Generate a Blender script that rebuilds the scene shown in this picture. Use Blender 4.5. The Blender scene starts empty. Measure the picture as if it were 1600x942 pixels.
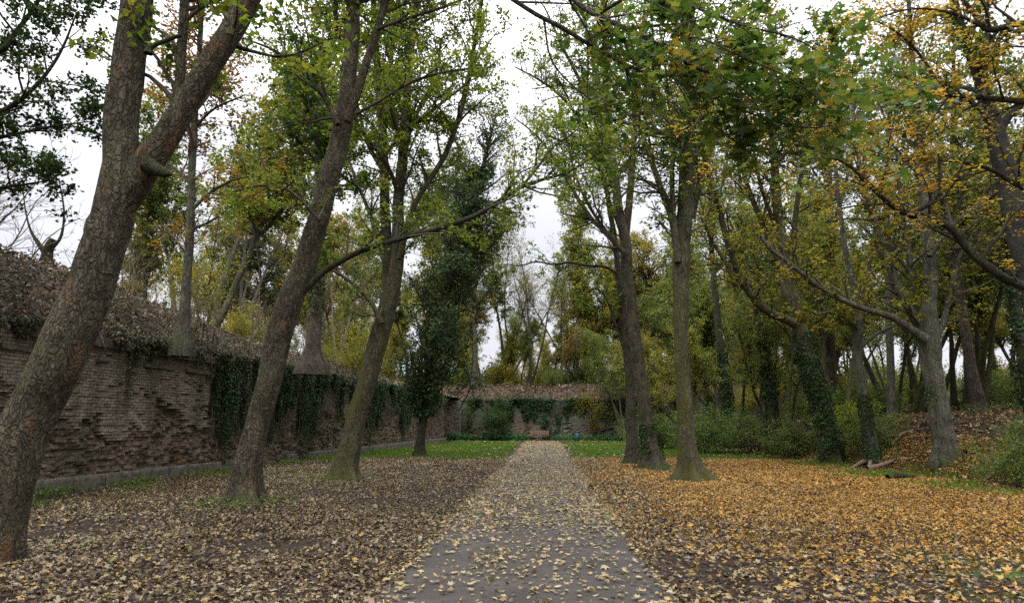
import bpy, math, numpy as np
from mathutils import Vector, Matrix, Euler

S = bpy.context.scene
COL = S.collection
R = math.radians

# ------------------------------------------------------------------ camera
F, CX, CY = 1067.0, 800.0, 471.0           # focal length and centre, photo pixels
PITCH, YAW, EYE = 10.05, 2.68, 1.6
cd = bpy.data.cameras.new('camera')
cd.sensor_width = 36.0
cd.lens = 36.0 * F / 1600.0
cd.clip_start, cd.clip_end = 0.05, 3000
cam = bpy.data.objects.new('camera', cd)
COL.objects.link(cam)
cam.location = (0, 0, EYE)
cam.rotation_euler = Euler((R(90 + PITCH), 0, R(YAW)), 'XYZ')
S.camera = cam

# ------------------------------------------------------------------ overcast sky and soft sun
SUN_EL, SUN_AZ = 58, 200
W = bpy.data.worlds.new('World'); S.world = W; W.use_nodes = True
nt = W.node_tree; nt.nodes.clear()
def wn(t, **k):
    n = nt.nodes.new(t)
    for a, b in k.items(): setattr(n, a, b)
    return n
sky = wn('ShaderNodeTexSky', sky_type='NISHITA', sun_disc=False, sun_elevation=R(SUN_EL), sun_rotation=R(SUN_AZ),
         air_density=1.0, dust_density=3.0)
tc = wn('ShaderNodeTexCoord'); sep = wn('ShaderNodeSeparateXYZ')
nt.links.new(tc.outputs['Generated'], sep.inputs[0])
rmp = wn('ShaderNodeValToRGB')                       # an overcast vault: zenith about three times the horizon
e = rmp.color_ramp.elements
e[0].position = 0.0; e[0].color = (.145, .146, .158, 1)
e[1].position = 1.0; e[1].color = (1, 1, 1, 1)
m2 = e.new(.65); m2.color = (.55, .55, .56, 1)
m = e.new(.35); m.color = (.185, .186, .198, 1)
nt.links.new(sep.outputs['Z'], rmp.inputs[0])
noi = wn('ShaderNodeTexNoise'); noi.inputs['Scale'].default_value = 3.0; noi.inputs['Detail'].default_value = 5
nt.links.new(tc.outputs['Generated'], noi.inputs['Vector'])
mr = wn('ShaderNodeMapRange'); mr.inputs[1].default_value = .3; mr.inputs[2].default_value = .7
mr.inputs[3].default_value = .84; mr.inputs[4].default_value = 1.12
nt.links.new(noi.outputs['Fac'], mr.inputs[0])
sc_ = wn('ShaderNodeVectorMath', operation='SCALE'); nt.links.new(rmp.outputs[0], sc_.inputs[0])
mul = wn('ShaderNodeMath', operation='MULTIPLY'); mul.inputs[1].default_value = 28.0
nt.links.new(mr.outputs[0], mul.inputs[0]); nt.links.new(mul.outputs[0], sc_.inputs['Scale'])
mx = wn('ShaderNodeMixRGB'); mx.inputs[0].default_value = .9
nt.links.new(sky.outputs[0], mx.inputs[1]); nt.links.new(sc_.outputs[0], mx.inputs[2])
bg = wn('ShaderNodeBackground'); bg.inputs[1].default_value = 0.10
nt.links.new(mx.outputs[0], bg.inputs[0])
wo = wn('ShaderNodeOutputWorld'); nt.links.new(bg.outputs[0], wo.inputs[0])

sl = bpy.data.lights.new('sun', 'SUN'); sl.energy = 1.1; sl.angle = R(25); sl.color = (1, .97, .92)
so = bpy.data.objects.new('sun', sl); COL.objects.link(so)
so.rotation_euler = (R(90 - SUN_EL), 0, R(180 - SUN_AZ))

S.view_settings.view_transform = 'Standard'; S.view_settings.look = 'None'
S.view_settings.gamma = 1; S.view_settings.use_curve_mapping = False
S.view_settings.exposure = 1.12
S.cycles.max_bounces = 10; S.cycles.diffuse_bounces = 7; S.cycles.transmission_bounces = 5
S.cycles.glossy_bounces = 2; S.cycles.use_denoising = False
S.cycles.caustics_reflective = False; S.cycles.caustics_refractive = False

# ------------------------------------------------------------------ maths helpers
Rm = np.array(cam.rotation_euler.to_matrix())
def at(px, py, Y):
    """the world point at distance Y down the path that the photo shows at pixel px, py"""
    d = Rm @ np.array([(px - CX) / F, -(py - CY) / F, -1.0])
    return np.array([0, 0, EYE]) + d * (Y / d[1])
def camdepth(p): return float(-(Rm.T @ (np.asarray(p) - np.array([0, 0, EYE])))[2])
def norm(v): return v / np.maximum(np.linalg.norm(v, axis=-1, keepdims=True), 1e-9)
def hash3(i, j, k, s):
    n = (i.astype(np.int64) * 374761393 + j.astype(np.int64) * 668265263 + k.astype(np.int64) * 2147483647 + s * 974711) & 0xffffffff
    n = ((n ^ (n >> 13)) * 1274126177) & 0xffffffff
    return ((n ^ (n >> 16)) & 0xffff) / 65535.0
def noise(p, f=1.0, s=0):
    q = np.asarray(p, float) * f
    i = np.floor(q).astype(np.int64); t = q - i; t = t * t * (3 - 2 * t)
    o = 0
    for a in (0, 1):
        for b in (0, 1):
            for c in (0, 1):
                w = (t[..., 0] if a else 1 - t[..., 0]) * (t[..., 1] if b else 1 - t[..., 1]) * (t[..., 2] if c else 1 - t[..., 2])
                o = o + w * hash3(i[..., 0] + a, i[..., 1] + b, i[..., 2] + c, s)
    return o
def fbm(p, f=1.0, s=0, n=4):
    o, a, tot = 0, 1.0, 0
    for k in range(n):
        o = o + a * noise(p, f * 2 ** k, s + k * 17); tot += a; a *= .5
    return o / tot
def n2(x, y, f=1.0, s=0, n=3):
    x = np.asarray(x, float); y = np.asarray(y, float)
    return fbm(np.stack([x, y, np.zeros_like(x) + .37], -1), f, s, n)
def sst(t): t = np.clip(t, 0, 1); return t * t * (3 - 2 * t)

# terrain ------------------------------------------------------------
WA, WB = np.array([-12.2, 6.0]), np.array([-8.6, 60.0])      # foot of the old wall
def wall_x(y): return WA[0] + (WB[0] - WA[0]) * (np.asarray(y, float) - WA[1]) / (WB[1] - WA[1])
END_Y = 66.0
def ground_h(x, y):
    x = np.asarray(x, float); y = np.asarray(y, float)
    edge = 11.6 + 1.1 * (n2(y, y * 0, .13, 5) - .5)
    t = np.clip((x - edge) / 5.5, 0, 1)
    h = 2.0 * (1 - (1 - t) ** 2) * sst((y - 14.5) / 5.0)
    h = h + np.clip((x - 17) / 30, 0, 1) * 1.5 * sst((y - 14.5) / 5)
    bump = .10 * (n2(x, y, .5, 9) - .5) + .5 * (n2(x, y, .3, 3) - .5) * np.clip((x - 12) / 3, 0, 1)
    return h + bump * np.clip((np.abs(x + .2) - 1.45) / 1.2, 0, 1)
def bank_h(x, y):
    """the earth piled behind the wall"""
    d = np.maximum(wall_x(y) - np.asarray(x, float), 0)
    top = np.interp(np.asarray(y, float), [13, 19, 23, 27, 42, 60], [6.1, 5.9, 5.5, 5.2, 4.85, 4.6])
    h = 3.98 + (top - 3.98) * sst(.10 + d / 2.6) - .06 + .22 * (n2(x, y, 1.3, 32) - .5)
    return h + .35 * (n2(x, y, .45, 31) - .5) * np.clip(d / .6, 0, 1)
def end_h(x, y):
    d = np.maximum(np.asarray(y, float) - END_Y, 0)
    return 3.65 + 1.5 * sst(d / 3.2) + .9 * (n2(x, y, .35, 41, 4) - .5) * np.clip(d / 1.5, 0, 1)

# ------------------------------------------------------------------ mesh helpers
def mk(name, chunks, mats, parent=None, smooth=True, link=True):
    """chunks: list of (verts N,3 ; faces M,k ; material index ; tone per vertex or None)"""
    V, L, LT, MI, TN, off = [], [], [], [], [], 0
    for c in chunks:
        v, f, mi, tn = c
        if len(v) == 0: continue
        V.append(v); L.append((f + off).ravel()); LT.append(np.full(len(f), f.shape[1], np.int32))
        MI.append(np.full(len(f), mi, np.int32)); TN.append(np.full(len(v), .5) if tn is None else tn); off += len(v)
    V = np.concatenate(V); L = np.concatenate(L); LT = np.concatenate(LT); MI = np.concatenate(MI); TN = np.concatenate(TN)
    me = bpy.data.meshes.new(name)
    me.vertices.add(len(V)); me.vertices.foreach_set('co', V.astype(np.float32).ravel())
    me.loops.add(len(L)); me.loops.foreach_set('vertex_index', L.astype(np.int32))
    me.polygons.add(len(LT))
    st = np.zeros(len(LT), np.int32); st[1:] = np.cumsum(LT)[:-1]
    me.polygons.foreach_set('loop_start', st); me.polygons.foreach_set('loop_total', LT)
    me.polygons.foreach_set('material_index', MI)
    me.polygons.foreach_set('use_smooth', np.full(len(LT), smooth))
    a = me.attributes.new('tone', 'FLOAT', 'POINT'); a.data.foreach_set('value', TN.astype(np.float32))
    me.update(calc_edges=True)
    for m_ in (mats if isinstance(mats, (list, tuple)) else [mats]): me.materials.append(m_)
    o = bpy.data.objects.new(name, me)
    COL.objects.link(o)
    if parent: o.parent = parent
    return o
def tag(o, label=None, cat=None, group=None, kind=None):
    if label: o['label'] = label
    if cat: o['category'] = cat
    if group: o['group'] = group
    if kind: o['kind'] = kind
    return o
def empty(name, loc, label, cat, group=None, rz=0):
    o = bpy.data.objects.new(name, None); o.empty_display_size = .2
    COL.objects.link(o); o.location = Vector([float(a) for a in loc]); o.rotation_euler = (0, 0, rz)
    return tag(o, label, cat, group)
def shift(chunks, loc): return [(c[0] - np.asarray(loc), c[1], c[2], c[3]) for c in chunks]
def copy_tree(o, parent=None):
    c = o.copy(); COL.objects.link(c); c.parent = parent
    for ch in [x for x in o.children]: copy_tree(ch, c)
    return c

def tubes(P, Rd, sides=5, mi=0):
    """tubes round N polylines of K points"""
    P = np.asarray(P, float); Rd = np.asarray(Rd, float); N, K, _ = P.shape
    T = norm(np.gradient(P, axis=1))
    D = norm(P[:, -1] - P[:, 0])
    ref = np.where(np.abs(D[:, 2:3]) < .75, np.array([[0, 0, 1.]]), np.array([[1., 0, 0]]))
    ref = norm(np.cross(D, ref))[:, None, :]
    U = norm(np.cross(T, np.cross(ref, T))); Wv = np.cross(T, U)
    th = np.arange(sides) / sides * 2 * np.pi
    ring = U[:, :, None, :] * np.cos(th)[:, None] + Wv[:, :, None, :] * np.sin(th)[:, None]
    V = (P[:, :, None, :] + ring * Rd[:, :, None, None]).reshape(-1, 3)
    n = np.arange(N)[:, None, None] * K * sides; k = np.arange(K - 1)[None, :, None] * sides; s = np.arange(sides)[None, None, :]
    s2 = (s + 1) % sides
    Fc = np.stack([n + k + s, n + k + s2, n + k + sides + s2, n + k + sides + s], -1).reshape(-1, 4)
    return (V, Fc, mi, None)
def spline(pts, M):
    """Catmull-Rom through rows of pts, M even samples"""
    p = np.asarray(pts, float)
    if len(p) == 2: return p[0] + (p[1] - p[0]) * np.linspace(0, 1, M)[:, None]
    q = np.vstack([2 * p[0] - p[1], p, 2 * p[-1] - p[-2]])
    out = []
    for i in range(len(p) - 1):
        a, b, c, d = q[i:i + 4]; t = np.linspace(0, 1, 24, endpoint=False)[:, None]
        out.append(.5 * (2 * b + (c - a) * t + (2 * a - 5 * b + 4 * c - d) * t ** 2 + (3 * b - a - 3 * c + d) * t ** 3))
    out.append(p[-1:]); o = np.vstack(out)
    s = np.concatenate([[0], np.cumsum(np.linalg.norm(np.diff(o[:, :3], axis=0), axis=1))])
    u = np.linspace(0, s[-1], M)
    return np.stack([np.interp(u, s, o[:, j]) for j in range(o.shape[1])], 1)
def stem(P, Rd, sides=28, flare=0, rough=.05, seed=0, lobes=5, ridge=.0, cap=False):
    """one thick trunk or limb with roots, ridges and bark relief"""
    K = len(P)
    if K > 40:
        hh = np.concatenate([[0], np.cumsum(np.linalg.norm(np.diff(P, axis=0), axis=1))])
        q_ = np.stack([hh, hh * 0, hh * 0], -1)
        P = P + np.stack([(fbm(q_, 1.3, seed + 60 + j, 2) - .5) for j in range(3)], 1) * (Rd * .28)[:, None] * np.clip(hh / .8, 0, 1)[:, None]
    V, Fc, _, _ = tubes(P[None], Rd[None], sides)
    V = V.reshape(K, sides, 3); C = P[:, None, :]; D = V - C
    th = np.arange(sides) / sides * 2 * np.pi
    hgt = np.concatenate([[0], np.cumsum(np.linalg.norm(np.diff(P, axis=0), axis=1))])[:, None]
    sc = np.ones((K, sides))
    if flare:
        rr = np.random.default_rng(seed + 5)
        nl = lobes + 1; L = 0 * th
        for k in range(nl):
            dth = (th - (k + rr.uniform(-.3, .3)) * 2 * np.pi / nl + np.pi) % (2 * np.pi) - np.pi
            L = np.maximum(L, rr.uniform(.35, 1) * np.exp(-(dth / rr.uniform(.24, .42)) ** 2))
        sc = sc + flare * np.exp(-np.maximum(hgt - .44, 0) / .20) * (.22 + 1.75 * L[None]) + .75 * flare * np.exp(-np.maximum(hgt - .4, 0) / .7) * L[None]
    r0 = Rd[:, None]
    q = np.stack([np.cos(th)[None] * r0, np.sin(th)[None] * r0, hgt * .32 + 0 * th[None]], -1)
    sc = sc + rough * (fbm(q, 5.0 / max(.25, float(Rd[0]) * 2), seed, 4) - .5) * 2
    sc = sc + .13 * (fbm(np.stack([np.cos(th)[None] * 1.2 + 0 * hgt, np.sin(th)[None] * 1.2 + 0 * hgt, hgt * .9 + 0 * th[None]], -1), 1.0, seed + 3, 2) - .5) * 2
    if ridge: sc = sc + ridge * np.sin(lobes * 1.0 * th[None] + 3 * (noise(np.stack([hgt, hgt * 0, hgt * 0], -1), .7, seed) - .5) * 2)
    V = C + D * sc[..., None]
    chunks = [(V.reshape(-1, 3), Fc, 0, None)]
    if cap:
        vv = np.vstack([V[-1], P[-1:]]); i = np.arange(sides)
        chunks.append((vv, np.stack([i, (i + 1) % sides, np.full(sides, sides)], 1), 0, None))
    return chunks
def grow(P, Rd, n, rng, length, ang=(35, 65), t=(.25, 1), up=.2, K=6, wig=.18, rf=.5, curve=.0, tip=.25, side=None, rmin=.004):
    """n side shoots on each parent polyline; returns their polylines and radii"""
    N, KK, _ = P.shape
    idx = np.repeat(np.arange(N), n); M = len(idx)
    tt = rng.uniform(t[0], t[1], M)
    x = tt * (KK - 1); i = np.clip(np.floor(x).astype(int), 0, KK - 2); f = (x - i)[:, None]
    p = P[idx, i] * (1 - f) + P[idx, i + 1] * f
    tan = norm(P[idx, i + 1] - P[idx, i])
    r = Rd[idx, i] * (1 - f[:, 0]) + Rd[idx, i + 1] * f[:, 0]
    perp = rng.normal(size=(M, 3)); perp[:, 2] *= .7
    perp = norm(perp - (perp * tan).sum(1, keepdims=True) * tan)
    a = np.radians(rng.uniform(ang[0], ang[1], M))[:, None]
    d = np.cos(a) * tan + np.sin(a) * perp; d[:, 2] += up
    if side is not None: d += np.asarray(side)
    d = norm(d)
    L = rng.uniform(length[0], length[1], M) * (1.15 - .6 * tt)
    out = np.zeros((M, K, 3)); out[:, 0] = p
    for k in range(1, K):
        d = d + rng.normal(size=(M, 3)) * wig; d[:, 2] += curve; d = norm(d)
        out[:, k] = out[:, k - 1] + d * (L / (K - 1))[:, None]
    r0 = np.maximum(np.minimum(r * rf, L * .03), rmin)
    rr = r0[:, None] * np.linspace(1, tip, K)[None] ** 1.0
    return out, rr
def fixK(P, Rd, K):
    """a list of limbs with their own point counts, resampled to one array"""
    A = [spline(np.column_stack([p, r]), K) for p, r in zip(P, Rd)]
    A = np.stack(A); return A[..., :3], A[..., 3]

KITE = np.array([[0, 0, 0], [.45, .36, .08], [1, 0, -.06], [.45, -.36, .08]]), np.array([[0, 1, 2, 3]])
OVAL = np.array([[0, 0, 0], [.28, .27, .07], [.68, .26, .07], [1, 0, -.08], [.68, -.26, .07], [.28, -.27, .07]]), np.array([[0, 1, 2, 3], [0, 3, 4, 5]])
def _maple():
    a = [180, 135, 112, 88, 62, 50, 34, 18, 0, -18, -34, -50, -62, -88, -112, -135]
    r = [.12, .42, .62, .40, .62, .86, .56, .62, 1.0, .62, .56, .86, .62, .40, .62, .42]
    v = [[0, 0, 0]] + [[r_ * math.cos(R(a_)), r_ * math.sin(R(a_)), .22 * r_ * r_] for a_, r_ in zip(a, r)]
    n = len(a)
    return np.array(v) * .62, np.array([[0, 1 + i, 1 + (i + 1) % n] for i in range(n)])
MAPLE = _maple()
STAR = (np.array([[-.1, 0, 0], [.0, .34, .1], [.28, .62, .16], [.42, .26, .04], [1, 0, .12], [.42, -.26, .04], [.28, -.62, .16], [0, -.34, .1]]) * .62,
        np.array([[0, 1, 2, 3], [0, 3, 4, 5], [0, 5, 6, 7]]))
FOLD = np.array([[0, 0, .10], [.35, .20, .26], [.75, .17, .22], [1, 0, .02], [.75, -.17, .22], [.35, -.20, .26]]), np.array([[0, 1, 2, 3], [0, 3, 4, 5]])
BLADE = np.array([[0, -.03, 0], [0, .03, 0], [.55, .022, .0], [1, 0, .0]]), np.array([[0, 1, 2, 3]])
def leaves(pos, size, rng, tmpl=KITE, bias=.6, mi=1, tone=None, droop=0, curl=None, nrm=None, vary=.35):
    n = len(pos)
    if n == 0: return (np.zeros((0, 3)), np.zeros((0, 3), int), mi, None)
    v, f = tmpl
    nn = rng.normal(size=(n, 3)); nn[:, 2] += bias * 2.2
    if nrm is not None: nn += nrm
    nn = norm(nn)
    h = rng.normal(size=(n, 3)); h[:, 2] -= droop
    a = norm(h - (h * nn).sum(1, keepdims=True) * nn); b = np.cross(nn, a)
    s = (size * rng.uniform(1 - vary, 1 + vary, n))[:, None, None]
    c = np.ones(n) if curl is None else rng.uniform(curl[0], curl[1], n)
    V = pos[:, None, :] + s * (v[None, :, 0:1] * a[:, None] + v[None, :, 1:2] * b[:, None] + v[None, :, 2:3] * c[:, None, None] * nn[:, None])
    Fc = (f[None] + (np.arange(n) * len(v))[:, None, None]).reshape(-1, f.shape[1])
    tn = rng.uniform(0, 1, n) if tone is None else np.clip(tone, 0, 1)
    return (V.reshape(-1, 3), Fc, mi, np.repeat(tn, len(v)))
def along(P, n, rng, spread=.08, t=(.15, 1)):
    N, K, _ = P.shape
    idx = rng.integers(0, N, n); x = rng.uniform(t[0], t[1], n) * (K - 1); i = np.clip(np.floor(x).astype(int), 0, K - 2); f = (x - i)[:, None]
    return P[idx, i] * (1 - f) + P[idx, i + 1] * f + rng.normal(size=(n, 3)) * spread, idx

# ------------------------------------------------------------------ materials
def mat(name):
    m_ = bpy.data.materials.new(name); m_.use_nodes = True; m_.node_tree.nodes.clear()
    return m_, m_.node_tree
def nd(t, typ, ins=None, **k):
    n = t.nodes.new(typ)
    for a, b in k.items(): setattr(n, a, b)
    for a, b in (ins or {}).items():
        if isinstance(b, bpy.types.NodeSocket): t.links.new(b, n.inputs[a])
        else: n.inputs[a].default_value = b
    return n
def c4(c): return (c[0], c[1], c[2], 1)
def ramp(t, fac, stops, interp='LINEAR'):
    n = t.nodes.new('ShaderNodeValToRGB'); n.color_ramp.interpolation = interp
    el = n.color_ramp.elements
    el[0].position, el[0].color = stops[0][0], c4(stops[0][1]); el[1].position, el[1].color = stops[-1][0], c4(stops[-1][1])
    for p, c in stops[1:-1]:
        x = el.new(p); x.color = c4(c)
    t.links.new(fac, n.inputs[0]); return n.outputs[0]
def mixc(t, fac, a, b, mode='MIX'):
    n = t.nodes.new('ShaderNodeMixRGB'); n.blend_type = mode
    for i, v in enumerate((fac, a, b)):
        if isinstance(v, bpy.types.NodeSocket): t.links.new(v, n.inputs[i])
        else: n.inputs[i].default_value = v if i == 0 else c4(v)
    return n.outputs[0]
def leaf_mat(name, cols, trans=.42, rough=.55, spec=.25, shift_=.0):
    m_, t = mat(name)
    at_ = nd(t, 'ShaderNodeAttribute', attribute_name='tone')
    k = len(cols)
    c = ramp(t, at_.outputs['Fac'], [(i / (k - 1), cc) for i, cc in enumerate(cols)])
    if shift_:
        oi = nd(t, 'ShaderNodeObjectInfo')
        h = nd(t, 'ShaderNodeMapRange', {0: oi.outputs['Random'], 1: 0.0, 2: 1.0, 3: .5 - shift_, 4: .5 + shift_})
        v = nd(t, 'ShaderNodeMapRange', {0: oi.outputs['Random'], 1: 0.0, 2: 1.0, 3: 1.2, 4: .8})
        c = nd(t, 'ShaderNodeHueSaturation', {'Hue': h.outputs[0], 'Value': v.outputs[0], 'Color': c}).outputs[0]
    p = nd(t, 'ShaderNodeBsdfPrincipled', {'Base Color': c, 'Roughness': rough, 'Specular IOR Level': spec})
    c2 = mixc(t, 1.0, c, (1.0, 1.0, .7), 'MULTIPLY')
    tr = nd(t, 'ShaderNodeBsdfTranslucent', {'Color': c2})
    mx_ = nd(t, 'ShaderNodeMixShader', {0: trans, 1: p.outputs[0], 2: tr.outputs[0]})
    o = nd(t, 'ShaderNodeOutputMaterial', {0: mx_.outputs[0]})
    return m_
def bark_mat(name, dark, mid, light, patch=None, patch_amt=.0, moss=None, moss_amt=.0, plate=7.0, stretch=.35, bump=.7, bands=False):
    m_, t = mat(name)
    tc_ = nd(t, 'ShaderNodeTexCoord')
    mp = nd(t, 'ShaderNodeMapping', {0: tc_.outputs['Object'], 3: (1, 1, stretch)})
    wob = nd(t, 'ShaderNodeTexNoise', {'Vector': mp.outputs[0], 'Scale': plate * .8, 'Detail': 4})
    wv = nd(t, 'ShaderNodeVectorMath', {0: wob.outputs['Color'], 1: (-.5, -.5, -.5)}, operation='ADD')
    ws = nd(t, 'ShaderNodeVectorMath', {0: wv.outputs[0], 'Scale': .34}, operation='SCALE')
    wa = nd(t, 'ShaderNodeVectorMath', {0: mp.outputs[0], 1: ws.outputs[0]}, operation='ADD')
    vo = nd(t, 'ShaderNodeTexVoronoi', {'Vector': wa.outputs[0], 'Scale': plate * 2.4}, feature='DISTANCE_TO_EDGE')
    crack = nd(t, 'ShaderNodeMapRange', {0: vo.outputs['Distance'], 1: 0.0, 2: .22, 3: 0.0, 4: 1.0})
    n1 = nd(t, 'ShaderNodeTexNoise', {'Vector': mp.outputs[0], 'Scale': plate * 2.2, 'Detail': 9, 'Roughness': .78})
    base = ramp(t, n1.outputs['Fac'], [(.33, dark), (.5, mid), (.66, light)])
    n5 = nd(t, 'ShaderNodeTexNoise', {'Vector': tc_.outputs['Object'], 'Scale': 3.5, 'Detail': 4})
    cf = nd(t, 'ShaderNodeMapRange', {0: n5.outputs['Fac'], 1: .35, 2: .65, 3: .1, 4: .7})
    base = mixc(t, crack.outputs[0], mixc(t, cf.outputs[0], base, dark), base)
    n0 = nd(t, 'ShaderNodeTexNoise', {'Vector': tc_.outputs['Object'], 'Scale': 2.2, 'Detail': 6, 'Roughness': .7})
    base = mixc(t, 1.0, base, ramp(t, n0.outputs['Fac'], [(.3, (.55, .54, .52)), (.5, (1, 1, 1)), (.7, (1.5, 1.5, 1.5))]), 'MULTIPLY')
    if patch:
        n2_ = nd(t, 'ShaderNodeTexNoise', {'Vector': mp.outputs[0], 'Scale': plate * .42, 'Detail': 5, 'Roughness': .6})
        pf = nd(t, 'ShaderNodeMapRange', {0: n2_.outputs['Fac'], 1: .62 - patch_amt * .3, 2: .66 - patch_amt * .3, 3: 0.0, 4: .85})
        n2b = nd(t, 'ShaderNodeTexNoise', {'Vector': mp.outputs[0], 'Scale': plate * 3, 'Detail': 5})
        pc = mixc(t, n2b.outputs['Fac'], patch, [a * .45 for a in patch])
        base = mixc(t, pf.outputs[0], base, pc)
    if moss:
        n3 = nd(t, 'ShaderNodeTexNoise', {'Vector': tc_.outputs['Object'], 'Scale': 1.1, 'Detail': 6, 'Roughness': .65})
        mf = nd(t, 'ShaderNodeMapRange', {0: n3.outputs['Fac'], 1: .62 - moss_amt * .3, 2: .78 - moss_amt * .3, 3: 0.0, 4: .8})
        sz_ = nd(t, 'ShaderNodeSeparateXYZ', {0: tc_.outputs['Object']})
        hz_ = nd(t, 'ShaderNodeMapRange', {0: sz_.outputs['Z'], 1: 1.0, 2: 7.0, 3: 1.0, 4: .25})
        ge_ = nd(t, 'ShaderNodeNewGeometry')
        dt_ = nd(t, 'ShaderNodeVectorMath', {0: ge_.outputs['Normal'], 1: (-.85, -.35, .35)}, operation='DOT_PRODUCT')
        ws_ = nd(t, 'ShaderNodeMapRange', {0: dt_.outputs['Value'], 1: -.5, 2: .7, 3: .25, 4: 1.35})
        mm0 = nd(t, 'ShaderNodeMath', {0: mf.outputs[0], 1: hz_.outputs[0]}, operation='MULTIPLY')
        mm = nd(t, 'ShaderNodeMath', {0: mm0.outputs[0], 1: ws_.outputs[0]}, operation='MULTIPLY', use_clamp=True)
        base = mixc(t, mm.outputs[0], base, moss)
    hsum = nd(t, 'ShaderNodeMath', {0: crack.outputs[0], 1: n1.outputs['Fac']}, operation='ADD')
    bp = nd(t, 'ShaderNodeBump', {'Height': hsum.outputs[0], 'Strength': bump, 'Distance': .03})
    p = nd(t, 'ShaderNodeBsdfPrincipled', {'Base Color': base, 'Roughness': .9, 'Specular IOR Level': .15, 'Normal': bp.outputs[0]})
    nd(t, 'ShaderNodeOutputMaterial', {0: p.outputs[0]})
    return m_
def rough_mat(name, cols, scale=6, bump=.4, dist=.02, rough=.9, detail=8, spec=.2):
    m_, t = mat(name)
    tc_ = nd(t, 'ShaderNodeTexCoord')
    n1 = nd(t, 'ShaderNodeTexNoise', {'Vector': tc_.outputs['Object'], 'Scale': scale, 'Detail': detail, 'Roughness': .68})
    k = len(cols)
    c = ramp(t, n1.outputs['Fac'], [(.25 + .5 * i / (k - 1), cc) for i, cc in enumerate(cols)])
    bp = nd(t, 'ShaderNodeBump', {'Height': n1.outputs['Fac'], 'Strength': bump, 'Distance': dist})
    p = nd(t, 'ShaderNodeBsdfPrincipled', {'Base Color': c, 'Roughness': rough, 'Specular IOR Level': spec, 'Normal': bp.outputs[0]})
    nd(t, 'ShaderNodeOutputMaterial', {0: p.outputs[0]})
    return m_
M = {}
# barks
M['plane'] = bark_mat('plane_bark', (.022, .018, .012), (.075, .062, .042), (.14, .12, .085), (.19, .105, .055), .085, (.05, .062, .02), .38, 7, .4, .9)
M['maple_bark'] = bark_mat('maple_bark', (.018, .016, .011), (.065, .056, .04), (.13, .12, .095), (.17, .10, .055), .02, (.05, .065, .018), .45, 8, .3, .8)
M['mossy'] = bark_mat('mossy_bark', (.02, .018, .011), (.075, .068, .044), (.155, .145, .105), (.13, .07, .03), .0, (.062, .060, .017), .85, 8, .28, .8)
M['grey_bark'] = bark_mat('grey_bark', (.028, .025, .018), (.105, .098, .075), (.19, .18, .145), None, 0, (.055, .07, .02), .5, 9, .18, .8)
M['pine_bark'] = bark_mat('pine_bark', (.03, .022, .018), (.10, .078, .062), (.17, .14, .115), None, 0, None, 0, 12, .3, .9)
M['dark_bark'] = bark_mat('dark_bark', (.012, .011, .008), (.04, .036, .024), (.08, .075, .05), None, 0, (.04, .05, .014), .6, 9, .3, .7)
M['cherry'] = bark_mat('cherry_bark', (.015, .013, .011), (.045, .04, .034), (.09, .085, .075), None, 0, (.04, .05, .02), .4, 8, 2.6, .8)
M['twig'] = rough_mat('twig_bark', [(.02, .018, .012), (.055, .048, .034), (.08, .072, .05)], 20, .3)
M['pale_twig'] = rough_mat('pale_twig_bark', [(.04, .034, .027), (.10, .085, .068), (.15, .135, .11)], 20, .3)
# leaves
M['lf_lime'] = leaf_mat('lime_leaves', [(.03, .06, .009), (.075, .13, .015), (.135, .20, .022), (.21, .25, .028), (.29, .26, .032)], .55)
M['lf_green'] = leaf_mat('green_leaves', [(.016, .04, .008), (.03, .07, .012), (.055, .10, .016), (.10, .13, .02)], .45)
M['lf_maple'] = leaf_mat('big_maple_leaves', [(.03, .068, .014), (.05, .10, .018), (.075, .13, .024), (.11, .155, .034), (.17, .18, .035), (.24, .17, .028)], .5, .42, .4)
M['lf_yellow'] = leaf_mat('yellow_leaves', [(.06, .085, .014), (.12, .15, .018), (.20, .20, .024), (.29, .24, .03), (.33, .20, .025)], .5)
M['lf_beech'] = leaf_mat('beech_leaves', [(.14, .13, .024), (.28, .22, .04), (.40, .29, .055), (.45, .29, .05), (.44, .20, .035)], .5)
M['lf_orange'] = leaf_mat('rust_leaves', [(.10, .05, .014), (.20, .11, .02), (.27, .16, .03), (.25, .12, .02)], .45)
M['lf_evergreen'] = leaf_mat('evergreen_leaves', [(.012, .030, .008), (.022, .05, .012), (.038, .07, .016), (.065, .09, .022)], .4, .55, .22)
M['lf_ivy'] = leaf_mat('ivy_leaves', [(.008, .024, .007), (.017, .042, .011), (.03, .062, .016), (.055, .085, .024)], .25, .55, .22)
M['lf_ivydry'] = leaf_mat('withered_ivy', [(.014, .026, .010), (.03, .045, .016), (.075, .062, .034), (.15, .11, .065)], .25, .5, .4)
M['lf_bush'] = leaf_mat('bush_leaves', [(.035, .07, .018), (.07, .12, .026), (.12, .165, .036), (.18, .205, .045)], .5)
M['lf_wood_a'] = leaf_mat('woodland_green_leaves', [(.05, .08, .02), (.10, .135, .03), (.16, .19, .04), (.22, .22, .05)], .55, shift_=.018)
M['lf_wood_b'] = leaf_mat('woodland_yellow_leaves', [(.09, .105, .022), (.18, .185, .034), (.26, .245, .045), (.32, .24, .045)], .55, shift_=.018)
M['lf_wood_c'] = leaf_mat('woodland_rust_leaves', [(.11, .09, .03), (.20, .155, .045), (.28, .21, .06), (.30, .18, .05)], .52, shift_=.02)
M['lf_conifer'] = leaf_mat('conifer_needles', [(.02, .045, .026), (.035, .07, .038), (.055, .09, .05)], .3)
M['grass'] = leaf_mat('grass_blades', [(.045, .10, .014), (.08, .155, .02), (.12, .20, .028), (.17, .21, .045)], .4)
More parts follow.
